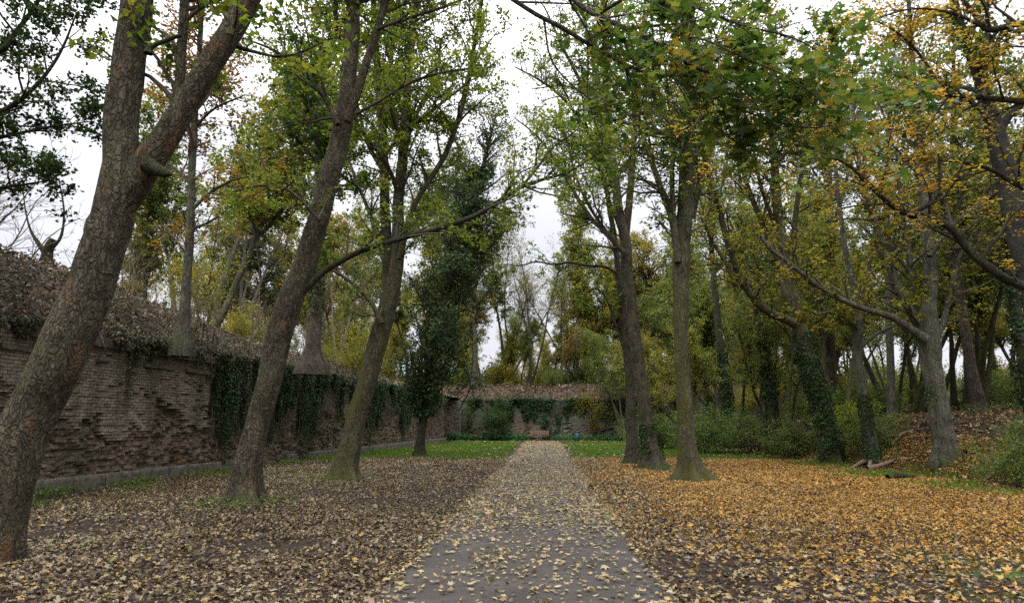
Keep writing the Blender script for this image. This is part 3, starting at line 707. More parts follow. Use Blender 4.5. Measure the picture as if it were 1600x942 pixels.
t.crown('lf_lime', 5000, .11, STAR, (5, .8, 2.0), (4, .3, .8), rmax=.3, zmin=5, trunk_from=.45, extra=(14, 1.8, 3.6), spread=.10)

# right row
t = Tree('slender_maple', 'slim straight grey stem standing directly behind the twin trunk beside the path', 27.5,
         [(988, 716, 30), (987, 690, 23), (986, 640, 20), (984, 590, 18), (979, 540, 16), (973, 480, 14), (966, 420, 12), (960, 370, 11), (950, 310, 10), (938, 250, 8), (930, 180, 6), (926, 100, 4)],
         'maple_bark', top=15, sides=24, rings=140, flare=.5, seed=31)
t.limb([(967, 430, 9), (945, 417, 6), (915, 415, 5), (890, 410, 4.5), (865, 413, 4), (838, 409, 3.5), (812, 415, 2.5), (786, 412, 1.5)], sides=6, label='thin bare limb reaching out level over the path')
t.limb([(980, 560, 6), (940, 455, 4), (900, 470, 2)], sides=6)
t.crown('lf_lime', 6000, .14, STAR, (4, .8, 1.9), (4, .35, .9), rmax=.1, zmin=6, trunk_from=.6, extra=(4, 1.5, 3), keep=lambda e: e[:, 0] > -1.6)
t = Tree('twin_maple', 'rough dark maple trunk with ivied foot and branches fanning left over the sky', 25.0,
         [(1022, 728, 44), (1017, 700, 33), (1010, 650, 27), (1001, 590, 25), (993, 530, 24), (986, 470, 23), (980, 420, 23), (976, 375, 22), (966, 320, 18), (958, 260, 17), (950, 190, 14), (946, 120, 12), (944, 30, 10), (940, -80, 7)],
         'maple_bark', top=16, sides=72, rings=200, flare=.95, rough=.11, seed=34)
t.limb([(976, 385, 16), (982, 330, 15), (987, 275, 13), (991, 215, 11), (996, 150, 9), (1004, 60, 7), (1010, -40, 4)], 25.2, sides=10)
t.limb([(974, 395, 11), (956, 372, 10), (930, 348, 9), (908, 318, 8), (886, 280, 7), (862, 242, 5), (838, 212, 4), (805, 185, 2)], 24.6, sides=8)
t.limb([(950, 365, 7), (925, 330, 6), (905, 290, 5), (890, 240, 4), (878, 190, 2)], 24.8, sides=7)
t.limb([(966, 320, 10), (945, 250, 9), (918, 205, 8), (885, 160, 6), (850, 130, 5), (805, 105, 3)], 25.5, sides=8)
t.limb([(958, 270, 9), (935, 205, 8), (912, 140, 7), (880, 75, 5), (850, 10, 3)], 25.6, sides=8)
t.limb([(952, 215, 8), (930, 160, 6), (885, 135, 4), (830, 140, 2)], 25, sides=7)
t.limb([(950, 180, 7), (930, 110, 6), (915, 40, 4), (900, -40, 2)], 25, sides=7)
t.limb([(975, 380, 7), (955, 320, 6), (940, 280, 5), (925, 225, 4), (910, 170, 2)], 25.3, sides=7)
t.crown('lf_lime', 30000, .11, STAR, (5, .9, 2.4), (5, .4, 1.0), rmax=.12, zmin=6.0, trunk_from=.45, extra=(11, 2, 4.2), up2=.4, up3=.3, keep=lambda e: e[:, 0] > -1.0)
t.ivy(900, .0, 1.6, [.12, .10, .05], .08)
t = Tree('mossy_maple', 'straight olive mossy trunk with spreading roots, nearest tree on the orange leaves', 20.0,
         [(1078, 750, 52), (1076, 720, 38), (1072, 670, 33), (1068, 600, 30), (1065, 530, 29), (1064, 470, 30), (1064, 410, 33), (1068, 350, 33), (1072, 300, 33), (1074, 240, 29), (1075, 180, 25), (1077, 100, 20), (1080, 0, 16), (1085, -120, 11)],
         'mossy', top=17, sides=72, rings=210, flare=1.0, rough=.09, seed=39)
t.limb([(1060, 410, 16), (1052, 350, 15), (1042, 320, 13), (1030, 285, 12), (1020, 258, 12), (1012, 235, 10), (1000, 200, 7), (985, 160, 4)], 19.8, sides=10)
t.limb([(1052, 330, 11), (1050, 280, 10), (1052, 240, 9), (1056, 205, 8), (1046, 165, 7), (1040, 110, 5), (1030, 40, 3)], 19.7, sides=9)
t.limb([(1082, 340, 14), (1092, 290, 11), (1106, 250, 9), (1118, 190, 7), (1125, 120, 4)], 20.2, sides=8)
t.limb([(1074, 200, 10), (1095, 150, 8), (1130, 100, 6), (1180, 60, 3)], 20, sides=7)
t.crown('lf_lime', 23000, .12, STAR, (5, .9, 2.3), (5, .4, 1.0), rmax=.13, zmin=5.6, trunk_from=.42, extra=(16, 2, 4.2), keep=lambda e: e[:, 0] > .6)

# old hornbeams on the mound
def mound(px, py, Y): return at(px, py, Y)
t = Tree('old_hornbeam', 'stout fluted hornbeam with ivied foot and one limb sweeping far sideways, on the leafy mound', 22.0,
         [(1478, 716, 50), (1474, 690, 44), (1468, 640, 40), (1460, 590, 38), (1452, 545, 39), (1450, 510, 36), (1452, 470, 28), (1453, 420, 24), (1448, 350, 21), (1440, 270, 18), (1432, 180, 14), (1425, 90, 10), (1420, 0, 7)],
         'grey_bark', top=13, sides=72, rings=170, flare=.16, rough=.13, ridge=.07, seed=44, lobes=6)
t.limb([(1446, 530, 22), (1420, 512, 15), (1390, 494, 13), (1350, 482, 12), (1315, 468, 11), (1280, 448, 10), (1250, 425, 9), (1225, 405, 8), (1200, 385, 6), (1180, 350, 3)], 21.7, sides=10, label='long dark limb sweeping sideways')
t.limb([(1444, 520, 20), (1425, 490, 18), (1405, 455, 16), (1388, 410, 14), (1372, 360, 12), (1352, 300, 10), (1338, 220, 7), (1330, 120, 4)], 22.2, sides=12)
t.limb([(1432, 500, 12), (1424, 440, 11), (1418, 390, 10), (1408, 320, 8), (1400, 230, 5)], 22.3, sides=9)
t.limb([(1462, 530, 12), (1475, 500, 11), (1486, 450, 10), (1500, 400, 8), (1530, 340, 6), (1560, 270, 3)], 22.1, sides=9)
t.limb([(1452, 400, 10), (1490, 350, 8), (1530, 320, 7), (1580, 290, 4)], 21.8, sides=8)
t.crown('lf_yellow', 9000, .12, KITE, (5, .8, 2.0), (5, .35, .9), rmax=.16, zmin=5, trunk_from=.55, extra=(5, 1.5, 3), bias=1.0)
t.ivy(700, .0, 2.4, [.26, .14, .06, .03], .085, clump=-.1)
t = Tree('leaning_hornbeam', 'ivy sleeved hornbeam leaning sideways over green bushes with many fanning stems', 28.0,
         [(1298, 690, 38), (1290, 650, 34), (1278, 610, 32), (1266, 570, 31), (1254, 530, 31), (1244, 490, 32), (1234, 450, 30), (1226, 400, 24), (1218, 350, 20), (1212, 290, 17), (1208, 220, 14), (1206, 140, 10), (1204, 50, 6)],
         'mossy', top=14, sides=32, rings=150, flare=.4, rough=.09, ridge=.04, seed=47)
t.limb([(1242, 505, 20), (1212, 492, 16), (1185, 475, 15), (1160, 440, 14), (1145, 405, 13), (1132, 360, 11), (1120, 310, 9), (1100, 250, 6), (1085, 180, 3)], 27.6, sides=10)
t.limb([(1165, 452, 9), (1140, 420, 8), (1112, 375, 6), (1092, 330, 4)], 27.4, sides=8)
t.limb([(1228, 430, 14), (1205, 385, 12), (1185, 335, 11), (1165, 280, 9), (1150, 210, 7), (1140, 130, 4)], 28.1, sides=9)
t.limb([(1232, 430, 12), (1240, 370, 11), (1246, 310, 10), (1256, 240, 7), (1262, 150, 4)], 28.3, sides=9)
t.limb([(1220, 370, 10), (1195, 310, 8), (1180, 250, 6), (1172, 170, 4)], 28.2, sides=8)
t.crown('lf_yellow', 9500, .13, KITE, (5, .8, 2.1), (5, .35, .9), rmax=.2, zmin=6, trunk_from=.55, extra=(6, 1.5, 3), bias=.9)
t.ivy(5200, .2, 5.2, [.22, .2, .16, .14, .1], .09)
t = Tree('twisted_tree', 'thin twisted trunk with ivied foot rising from a torn root stump on the mound', 25.0,
         [(1362, 696, 26), (1358, 670, 20), (1350, 630, 17), (1343, 590, 18), (1340, 550, 16), (1342, 515, 17), (1338, 480, 14), (1330, 430, 12), (1318, 370, 10), (1308, 290, 8), (1302, 200, 6), (1300, 100, 3)],
         'grey_bark', top=12, sides=24, rings=140, flare=.7, rough=.12, seed=51)
t.limb([(1342, 520, 9), (1325, 500, 7), (1300, 488, 5), (1275, 492, 3)], sides=7)
t.limb([(1343, 545, 9), (1365, 525, 8), (1395, 510, 6), (1440, 490, 3)], 25.2, sides=7)
t.limb([(1338, 490, 8), (1352, 440, 7), (1364, 380, 5), (1372, 300, 3)], 25.1, sides=7)
t.crown('lf_yellow', 6000, .12, KITE, (3, .6, 1.5), (3, .3, .7), rmax=.16, zmin=5, trunk_from=.6, extra=(4, 1, 2.4), bias=.9)
t.ivy(1500, .1, 2.6, [.16, .1, .06], .08)
for (lab, Y, pts, bark, leaf, n, iv, sd) in (
    ('slim straight trunk in the gap between the twisted tree and the stout fluted hornbeam', 31, [(1397, 668, 19), (1393, 620, 15), (1391, 560, 14), (1389, 490, 13), (1387, 420, 12), (1386, 340, 10), (1388, 240, 8), (1390, 120, 5)], 'grey_bark', 'lf_wood_a', 2500, 0, 55),
    ('tall plank straight pine trunk without low branches, behind the ivy sleeved leaning hornbeam', 40, [(1297, 640, 25), (1297, 600, 23), (1296, 540, 22), (1296, 470, 21), (1295, 400, 20), (1294, 320, 18), (1293, 230, 15), (1293, 120, 11)], 'pine_bark', 'lf_conifer', 5000, 0, 56),
    ('reddish brown trunk leaning slightly, just beyond the stout fluted hornbeam', 27, [(1532, 640, 26), (1522, 600, 22), (1512, 540, 20), (1502, 480, 19), (1496, 420, 18), (1492, 340, 16), (1490, 240, 12), (1490, 120, 8)], 'pine_bark', 'lf_wood_b', 3500, 0, 57),
    ('forked grey trunk near the frame edge with dark ivy on its lower half', 24, [(1612, 640, 26), (1604, 590, 22), (1592, 520, 21), (1582, 450, 19), (1580, 380, 16), (1590, 300, 13), (1604, 200, 9)], 'dark_bark', 'lf_wood_a', 3000, 1600, 58),
    ('dark ivied pole of a tree between the straight mossy trunk and the leaning hornbeam', 36, [(1204, 640, 20), (1200, 590, 17), (1192, 540, 15), (1182, 480, 13), (1170, 420, 11), (1160, 350, 8), (1155, 260, 5)], 'dark_bark', 'lf_wood_a', 3500, 2600, 59),
    ('dark trunk wrapped with ivy standing deep behind the mossy maple', 44, [(1138, 660, 17), (1134, 600, 15), (1126, 540, 14), (1118, 470, 13), (1112, 390, 11), (1108, 290, 8), (1104, 180, 5)], 'dark_bark', 'lf_wood_b', 3500, 3000, 60),
    ):
    t = Tree('woodland_tree', lab, Y, pts, bark, top=14, sides=20, rings=100, flare=.4, seed=sd)
    t.limb([(pts[4][0], pts[4][1], pts[4][2] * .5), (pts[5][0] - 22, pts[5][1] - 10, pts[5][2] * .4), (pts[6][0] - 50, pts[6][1] - 10, pts[6][2] * .3), (pts[7 if len(pts) > 7 else 6][0] - 62, pts[6][1] - 90, 2)], sides=7)
    t.limb([(pts[4][0], pts[4][1] - 15, pts[4][2] * .5), (pts[5][0] + 24, pts[5][1] - 20, pts[5][2] * .4), (pts[6][0] + 44, pts[6][1] - 10, pts[6][2] * .3), (pts[6][0] + 60, pts[6][1] - 80, 2)], sides=7)
    t.crown(leaf, n * 2, .14, KITE, (5, .8, 2.1), (4, .4, .9), rmax=.2, zmin=4, trunk_from=.4, extra=(14, 1.5, 3.6))
    if iv: t.ivy(iv, .2, 6, [.25, .25, .2, .1], .11)
t = Tree('cherry_tree', 'thick dark trunk with ringed bark leaning in from the frame edge, above the mound', 17.0,
         [(1672, 752, 52), (1660, 690, 44), (1645, 610, 42), (1628, 520, 41), (1606, 430, 40), (1588, 350, 39), (1573, 280, 37), (1558, 220, 34), (1543, 165, 28), (1528, 115, 22), (1508, 60, 18), (1490, 0, 15), (1470, -90, 10)],
         'cherry', top=13, sides=36, rings=150, flare=.5, rough=.05, seed=64)
t.limb([(1556, 225, 20), (1570, 190, 16), (1600, 160, 12), (1650, 120, 8), (1700, 60, 4)], sides=9)
t.limb([(1550, 195, 14), (1535, 175, 11), (1500, 150, 9), (1450, 150, 7), (1400, 165, 5), (1340, 170, 3)], 16.6, sides=8)
t.crown('lf_wood_a', 8000, .12, KITE, (4, .7, 1.8), (4, .3, .8), rmax=.16, zmin=6, trunk_from=.6, extra=(5, 1.5, 3))

# near beech just outside the frame: its golden sprays hang into it
t = Tree('golden_beech', 'beech leaning into frame with long dark limbs carrying golden orange leaf sprays', 12.0,
         [(1790, 860, 80), (1775, 700, 62), (1760, 560, 58), (1750, 430, 52), (1742, 300, 46), (1738, 180, 40), (1735, 40, 34), (1735, -120, 26)],
         'dark_bark', top=12, sides=30, rings=110, flare=.7, seed=70)
t.limb([(1752, 520, 30), (1690, 480, 22), (1630, 456, 19), (1580, 440, 18), (1545, 418, 17), (1515, 392, 16), (1490, 360, 15), (1462, 342, 14), (1430, 338, 12), (1400, 325, 11), (1370, 300, 10), (1345, 274, 9), (1325, 258, 7), (1290, 240, 5), (1240, 225, 3)], 11.4, sides=12, label='long crooked limb drooping back across the wood')
t.limb([(1745, 260, 22), (1680, 200, 16), (1620, 165, 13), (1560, 155, 11), (1500, 150, 9), (1440, 146, 7), (1380, 148, 5), (1300, 170, 3)], 11.0, sides=10)
t.limb([(1738, 150, 22), (1680, 80, 16), (1640, 42, 14), (1590, 38, 13), (1545, 48, 12), (1528, 30, 10), (1505, 0, 8), (1470, -60, 5)], 10.6, sides=10)
t.limb([(1545, 48, 7), (1490, 22, 6), (1420, 15, 4), (1330, 45, 3)], 10.6, sides=8)
t.limb([(1748, 380, 20), (1680, 320, 14), (1610, 300, 10), (1540, 262, 8), (1470, 250, 6), (1400, 250, 4), (1330, 230, 2)], 11.8, sides=9)
t.limb([(1300, 245, 4), (1230, 215, 4), (1170, 205, 3), (1110, 215, 2)], 11.2, sides=6)
t.limb([(1420, 336, 8), (1452, 318, 8), (1470, 285, 7), (1466, 240, 4)], 11.2, sides=7)
t.limb([(1480, 150, 6), (1440, 90, 5), (1400, 50, 4), (1340, 20, 2)], 11.0, sides=6)
t.crown('lf_beech', 10500, .066, OVAL, (6, .5, 1.6), (6, .25, .7), rmax=.10, zmin=4.2, trunk_from=.75, extra=(3, 1.5, 3), bias=1.8, up2=.02, up3=0, spread=.03, droop=.1, side=(-.3, .1, 0))

# sycamore standing by the camera: its big green leaves hang in from above
t = Tree('overhanging_sycamore', 'sycamore whose dark limbs hang in from above with large green lobed leaves', 2.4,
         [(-900, 1500, 190), (-900, 900, 170), (-900, 300, 160), (-895, -400, 150), (-880, -1100, 130), (-860, -1900, 100)],
         'maple_bark', top=12, sides=30, rings=80, flare=.6, seed=77)
t.limb([(-893, -400, 70, -6), (-300, -520, 60, -4.6), (300, -330, 34, -2.6), (620, -130, 16, -.8), (760, -30, 11, 0), (830, 18, 9, 0), (880, 44, 9, 0), (925, 72, 8, 0), (1000, 112, 8, 0), (1045, 118, 7, -.1), (1110, 120, 6, -.2), (1180, 124, 5, -.4), (1260, 150, 3, -.6)], 8.4, sides=10, label='dark limb arching down from above')
t.limb([(760, -60, 11, 0), (860, -25, 10, 0), (920, 18, 10, -.2), (985, 48, 10, -.4), (1030, 72, 9, -.5), (1085, 105, 8, -.6), (1140, 125, 5, -.7), (1190, 165, 3, -.9)], 8.2, sides=10)
t.limb([(930, 25, 8), (1000, -10, 7, -.3), (1080, 10, 6, -.7), (1160, 40, 5, -1), (1240, 60, 4, -1.2), (1310, 100, 2, -1.3)], 8.0, sides=8)
t.limb([(1030, 72, 6), (1090, 60, 5, -.5), (1160, 90, 4, -.8), (1230, 120, 3, -1), (1300, 170, 2, -1)], 7.6, sides=7)
t.limb([(1045, 118, 5), (1110, 150, 4, -.3), (1180, 180, 4, -.5), (1260, 200, 3, -.6), (1330, 190, 2, -.6)], 8.2, sides=7)
t.limb([(850, 30, 5), (860, 90, 4), (890, 130, 3), (930, 160, 2)], 8.6, sides=6)
t.crown('lf_maple', 4200, .122, MAPLE, (9, .6, 1.9), (4, .25, .6), rmax=.06, zmin=4.3, trunk_from=.9, extra=(2, 1, 2), bias=.9, spread=.07, up2=0, up3=-.1, droop=.5,
        keep=lambda e: (e[:, 0] > .5) & (e[:, 1] > 6), sagging=.05)

# trees standing on the bank behind the wall
t = Tree('holly_tree', 'dark leaved evergreen hanging over the wall into the top corner of the view', 12.0,
         [(-330, 500, 70), (-325, 400, 60), (-315, 280, 52), (-300, 150, 46), (-290, 0, 38), (-285, -160, 28)], 'dark_bark', top=14, sides=20, rings=60, ground=bank_h, seed=81)
t.limb([(-312, 300, 26), (-200, 250, 18), (-100, 215, 14), (-20, 185, 11), (40, 150, 9), (90, 90, 6), (120, 20, 3)], 11.6, sides=8)
t.limb([(-305, 180, 26), (-200, 120, 18), (-80, 105, 14), (0, 80, 11), (25, 50, 9), (60, 0, 7), (90, -80, 3)], 12.3, sides=8)
t.limb([(-310, 260, 20), (-150, 240, 12), (0, 215, 8), (70, 200, 5), (140, 190, 2)], 12.0, sides=7)
t.limb([(-305, 330, 18), (-160, 330, 12), (-40, 300, 7), (30, 290, 5), (90, 280, 2)], 12.0, sides=7)
t.limb([(-300, 120, 20), (-120, 20, 14), (20, -20, 8), (110, -40, 4)], 12.5, sides=7)
t.crown('lf_evergreen', 27000, .08, KITE, (5, .6, 1.7), (5, .3, .8), rmax=.09, zmin=5.6, trunk_from=.5, extra=(3, 1, 2), spread=.06, bias=.5)
t = Tree('sparse_maple', 'slender upright maple with thin rust coloured leaves growing on top of the wall bank', 19.0,
         [(286, 498, 24), (289, 470, 19), (293, 420, 17), (297, 360, 16), (299, 300, 15), (301, 240, 15), (305, 170, 12), (312, 80, 9), (318, -20, 6)], 'grey_bark', top=15, sides=20, rings=90, ground=bank_h, seed=83)
for pts in ([(298, 330, 7), (330, 300, 6), (370, 280, 4), (410, 275, 2)], [(297, 360, 6), (330, 345, 5), (365, 320, 3)], [(299, 290, 6), (275, 265, 5), (255, 250, 3)], [(303, 200, 6), (335, 170, 5), (380, 150, 3)],
            [(302, 220, 6), (280, 180, 5), (268, 130, 3)], [(293, 400, 5), (270, 370, 4), (240, 350, 2)]):
    t.limb(pts, sides=6)
t.crown('lf_orange', 7000, .11, KITE, (5, .7, 1.7), (5, .3, .8), rmax=.12, zmin=5, trunk_from=.35, extra=(12, 1.2, 2.8), bias=1.1, twig='pale_twig')
t = Tree('fluted_pine', 'reddish fluted trunk with spreading foot on the bank between sycamore and mossy trunked maple', 27.0,
         [(488, 560, 44), (490, 545, 30), (493, 510, 24), (495, 460, 21), (496, 400, 20), (497, 320, 18), (498, 230, 15), (500, 120, 11)], 'pine_bark', top=17, sides=28, rings=110, flare=.3, ridge=.06, ground=bank_h, seed=85)
t.crown('lf_green', 14000, .14, KITE, (4, .8, 1.8), (4, .4, .8), rmax=.2, zmin=7, trunk_from=.5, extra=(14, 1.5, 3.2))
t.ivy(1500, 2, 7, [.1, .25, .3, .2], .1)

# ------------------------------------------------------------------ woodland behind: a few kinds, each copied as separate trees
def wood_kind(name, label, cat, group, seed, bark, leaf, n, H=14, r0=.17, stems=1, size=.16, bare=False, crown_from=.38, spread=1.0, bias=.6, droop=.2, ivyn=0):
    rng = np.random.default_rng(seed); root = empty(name, (0, 0, 0), label, cat, group)
    P = []; Q = []
    for k in range(stems):
        d = np.array([rng.normal() * .12 * (1 + stems * .4), rng.normal() * .12 * (1 + stems * .4), 1.0]); p = np.array([rng.normal() * .12 * (stems - 1), rng.normal() * .12 * (stems - 1), -.2]); pts = [p]
        h = H * rng.uniform(.8, 1)
        for j in range(12):
            d = norm(d + np.array([rng.normal() * .07, rng.normal() * .07, .06])); p = p + d * (h + .2) / 12; pts.append(p)
        P.append(np.array(pts)); Q.append(r0 * (1 if stems == 1 else .7) * (1 - .93 * (np.arange(13) / 12) ** .9))
    tr = []
    for p, q in zip(P, Q):
        a = spline(np.column_stack([p, q]), 50); tr += stem(a[:, :3], a[:, 3], 12, .5, .07, seed)
    P, Q = np.array(P), np.array(Q)
    l1, q1 = grow(P, Q, 14 // stems + 3, rng, (1.8 * spread, 4.2 * spread), (30, 60), (crown_from, .97), .35, 7, .14, .55)
    tr.append(tubes(l1, q1, 6))
    mk('trunk', tr, M[bark], root)
    A, B = segs(list(zip(l1, q1)) + [(P[k][6:], Q[k][6:]) for k in range(stems)], 1.1, 5)
    l2, q2 = grow(A, B, 5, rng, (.6, 2.0), (30, 65), (0, 1), .2, 5, .18, .55)
    l3, q3 = grow(l2, q2, 4, rng, (.35, .95), (30, 60), (.2, 1), .1, 4, .2, .6)
    pos, idx = along(l3, n, rng, .1)
    tone = .5 + rng.normal(size=len(l3))[idx] * .22 + rng.normal(size=n) * .18
    mk('crown', [tubes(l2, q2, 4), tubes(l3, q3, 3), leaves(pos, size, rng, KITE, bias, 1, tone, droop)], [M['twig' if not bare else 'pale_twig'], M[leaf]], root)
    if ivyn:
        a = rng.uniform(0, H * .55, ivyn); th = rng.uniform(0, 6.28, ivyn); o = np.stack([np.cos(th), np.sin(th), 0 * th], 1)
        c = np.stack([np.interp(a, P[0][:, 2], P[0][:, j]) for j in range(3)], 1)
        mk('ivy', [leaves(c + o * (r0 + rng.uniform(0, .3, ivyn)[:, None] * fbm(c * 2, 1)[:, None]), .11, rng, KITE, .3, 0, None, .8, nrm=o * 1.5)], M['lf_ivy'], root)
    return root
used = set()
def place(root, x, y, hf, sc, rz, label=None, group=None, lean=(0, 0)):
    o = root if root.name not in used else copy_tree(root)
    used.add(root.name)
    o.location = (x, y, float(hf(x, y))); o.scale = (sc, sc, sc * 1.0); o.rotation_euler = (lean[0], lean[1], rz)
    if label: o['label'] = label
    if group: o['group'] = group
    return o
kinds = []
specs = [('slim_green_tree', 'grey_bark', 'lf_wood_a', 11000, 15, .17, 1, .16), ('fanning_hornbeam', 'mossy', 'lf_wood_a', 10500, 13, .20, 4, .15), ('yellow_tree', 'grey_bark', 'lf_wood_b', 11000, 14, .17, 1, .16),
         ('stemmed_yellow_tree', 'mossy', 'lf_wood_b', 10500, 12, .18, 3, .15), ('rust_tree', 'grey_bark', 'lf_wood_c', 9000, 13, .16, 1, .15), ('ivied_tree', 'dark_bark', 'lf_wood_a', 10000, 14, .19, 2, .15)]
where = {'right': 'in the wood beyond the mound', 'end': 'on the terrace behind the end wall', 'left': 'in the wood behind the long brick wall'}
look = {'slim_green_tree': 'slim single stemmed tree with pale green leaves', 'fanning_hornbeam': 'many stemmed mossy hornbeam with green leaves', 'yellow_tree': 'single stemmed tree with yellowing leaves',
        'stemmed_yellow_tree': 'several stemmed mossy tree with yellow leaves', 'rust_tree': 'thin tree with rust brown leaves', 'ivied_tree': 'two stemmed tree with ivied dark trunk', 'bare_tree': 'nearly bare pale twigged tree'}
PK = {}
for j, (nm, bk, lf, n, H, r0, st, sz) in enumerate(specs):
    PK[nm] = wood_kind(nm, look[nm], 'tree', None, 200 + j, bk, lf, n, H, r0, st, sz, ivyn=2500 if nm == 'ivied_tree' else 0)
PK['bare_tree'] = wood_kind('bare_tree', look['bare_tree'], 'tree', None, 230, 'pale_twig', 'lf_wood_b', 3800, 15, .15, 3, .095, bare=True)
names = list(PK)
def wood(zone, spots, hf, seed, weights):
    rng = np.random.default_rng(seed)
    for (x, y, s) in spots:
        k = rng.choice(len(names), p=np.array(weights) / sum(weights)); nm = names[k]
        place(PK[nm], x, y, hf, s * rng.uniform(.88, 1.12), rng.uniform(0, 6.28), look[nm] + ' ' + where[zone], f'{nm.replace("_", " ")}s {where[zone]}', (rng.normal() * .05, rng.normal() * .05))
def jitter(x0, x1, y0, y1, nx, ny, rng, s=1.0, ok=None):
    o = []
    for i in range(nx):
        for j in range(ny):
            x = x0 + (i + rng.uniform(.1, .9)) * (x1 - x0) / nx; y = y0 + (j + rng.uniform(.1, .9)) * (y1 - y0) / ny
            if ok is None or ok(x, y): o.append((x, y, s))
    return o
rg = np.random.default_rng(5)
wood('right', jitter(12.5, 52, 33, 74, 7, 5, rg, 1.0, lambda x, y: x < y * .8 + 7) + [(9.5, 44, .8), (11.5, 50, .95), (9, 58, .9), (12.5, 38, .75), (7.5, 62, .85), (21, 23.5, .85), (24, 29, .9)], ground_h, 6, [4, 5, 4, 5, 1, 3, 1])
wood('end', [(x, y, s) for x, y, s in jitter(-36, 40, 70, 112, 14, 5, rg, 1.1) if not (-6.8 < x + .02 * (y - 70) < 6.5)] +
     [(-6.4, 70, .8), (-4.4, 75, .62), (-1.9, 71, .44), (.9, 74, .5), (2.6, 71, .46), (4.0, 75, .66), (5.6, 70, .8), (7.0, 72, 1.05), (-2.9, 84, .66), (.6, 88, .62), (3.4, 86, .72), (-5.6, 82, .85), (6.2, 86, 1.0), (-8, 73, 1.0), (9.0, 69, 1.1), (11.5, 71, 1.1), (14, 69, 1.0), (4.9, 96, .95), (-4.6, 97, .85), (-.8, 100, .7), (1.9, 102, .75)], end_h, 8, [4, 2, 5, 3, 2, 0, 1])
place(PK['bare_tree'], -1.6, 76, end_h, 1.4, 1.0, 'tall nearly bare fanning tree against the open sky at the end of the path', 'bare trees at the end')
wood('left', [(x, y, s) for x, y, s in jitter(-46, -14, 27, 72, 5, 7, rg, 1.2) if x > -.60 * y - 2 or y > 58], bank_h, 9, [3, 0, 4, 1, 1.5, 1, 8])
PK2 = wood_kind('blue_conifer', 'blue green conifer rising behind the sycamore among the trees on the bank', 'tree', None, 260, 'pine_bark', 'lf_conifer', 16000, 17, .22, 1, .15, crown_from=.25, spread=.75)
place(PK2, -19.0, 46, bank_h, .95, 0)
place(PK2, 22.0, 60, ground_h, 1.1, 2, 'tall dark conifer deep in the wood beyond the stout fluted hornbeam')

for x, y, sc, rz, lab in ((-4.6, 78, 1.5, 2.2, 'tall nearly bare tree with thin yellow leaves right beside the ivy clad tree'), (1.9, 80, 1.6, 3.4, 'tall twiggy pale tree just off the centre line of the path, behind the end wall'), (4.2, 78, 1.5, 5.0, 'tall twiggy tree showing between the open sky and the twin trunk')):
    place(PK['bare_tree'], x, y, end_h, sc, rz, lab, 'bare trees at the end')
for nm, x, y, sc, rz, lab in (('slim_green_tree', -7.2, 69.5, 1.65, .4, 'very tall pale green tree rising straight behind the ivy clad tree'), ('yellow_tree', -10.5, 71, 1.75, 2.0, 'very tall yellowing tree at the corner where both walls meet'),
        ('slim_green_tree', -4.9, 76, 1.25, 1.1, 'tall thin green tree between the ivy clad tree and the open sky'), ('yellow_tree', 6.8, 74, 1.5, 4.0, 'very tall yellowing tree showing between twin trunk and mossy maple'), ('rust_tree', 9.5, 70, 1.45, .8, 'tall rusty tree rising behind the twin trunk')):
    place(PK[nm], x, y, end_h, sc, rz, lab, 'tall trees behind the end wall')
rg2 = np.random.default_rng(77)
for k in range(16):
    y = rg2.uniform(29, 60); x = rg2.uniform(12.5, min(40, y * .72 + 3)); nm = ('slim_green_tree', 'yellow_tree', 'fanning_hornbeam')[k % 3]
    place(PK[nm], x, y, ground_h, rg2.uniform(.7, 1.0), rg2.uniform(0, 6), look[nm] + ' ' + where['right'], f'{nm.replace("_", " ")}s {where["right"]}', (rg2.normal() * .10, -.06 + rg2.normal() * .10))
# yellow sapling hanging over the wall
def shrub(name, label, cat, group, seed, h, w, n, leaf, size, stems=14, twig='twig', base=(0, 0), tmpl=KITE, hang=.2, bias=.4):
    rng = np.random.default_rng(seed); root = empty(name, (0, 0, 0), label, cat, group)
    K = 8; P = np.zeros((stems, K, 3)); P[:, 0, :2] = rng.normal(size=(stems, 2)) * w * .12; P[:, 0, 2] = -.1
    d = norm(np.column_stack([rng.normal(size=(stems, 2)) * .42 * w / h, np.ones(stems)]))
    L = h * rng.uniform(.65, 1.1, stems)
    for k in range(1, K):
        d = norm(d + rng.normal(size=(stems, 3)) * .1 + np.array([0, 0, -.05 * hang])); P[:, k] = P[:, k - 1] + d * (L / (K - 1))[:, None]
    Q = (.008 + .008 * h / 2) * np.linspace(1, .3, K)[None] * np.ones((stems, 1))
    a, b = grow(P, Q, 6, rng, (.2 * h, .45 * h), (30, 65), (.2, 1), .1, 5, .2, .6)
    a2, b2 = grow(a, b, 4, rng, (.1 * h, .24 * h), (30, 65), (.2, 1), .05, 4, .2, .7)
    mk('stems', [tubes(P, Q, 5), tubes(a, b, 4), tubes(a2, b2, 3)], M[twig], root)
    pos, idx = along(a2, n, rng, .05 * h)
    if n: mk('foliage', [leaves(pos, size, rng, tmpl, bias, 0, .5 + rng.normal(size=len(a2))[idx] * .2 + rng.normal(size=n) * .18, .3)], M[leaf], root)
    return root
s = shrub('yellow_sapling', 'young tree with golden yellow sprays hanging over the wall behind the mossy trunked maple', 'tree', None, 301, 3.6, 3.0, 4200, 'lf_yellow', .10, 8)
s.location = (-10.2, 38, 3.6)
s = shrub('yellow_sapling', 'yellow leaved sapling on the bank beside the slender upright rust leaved maple', 'tree', None, 302, 3.2, 2.4, 2600, 'lf_yellow', .09, 8)
s.location = (-13.2, 25.5, 4.9)
s = shrub('yew_bush', 'dark green spreading yew in front of the end wall, just short of the bench', 'bush', None, 303, 3.6, 4.4, 9000, 'lf_evergreen', .11, 16); s.location = (-4.7, 64, 0)
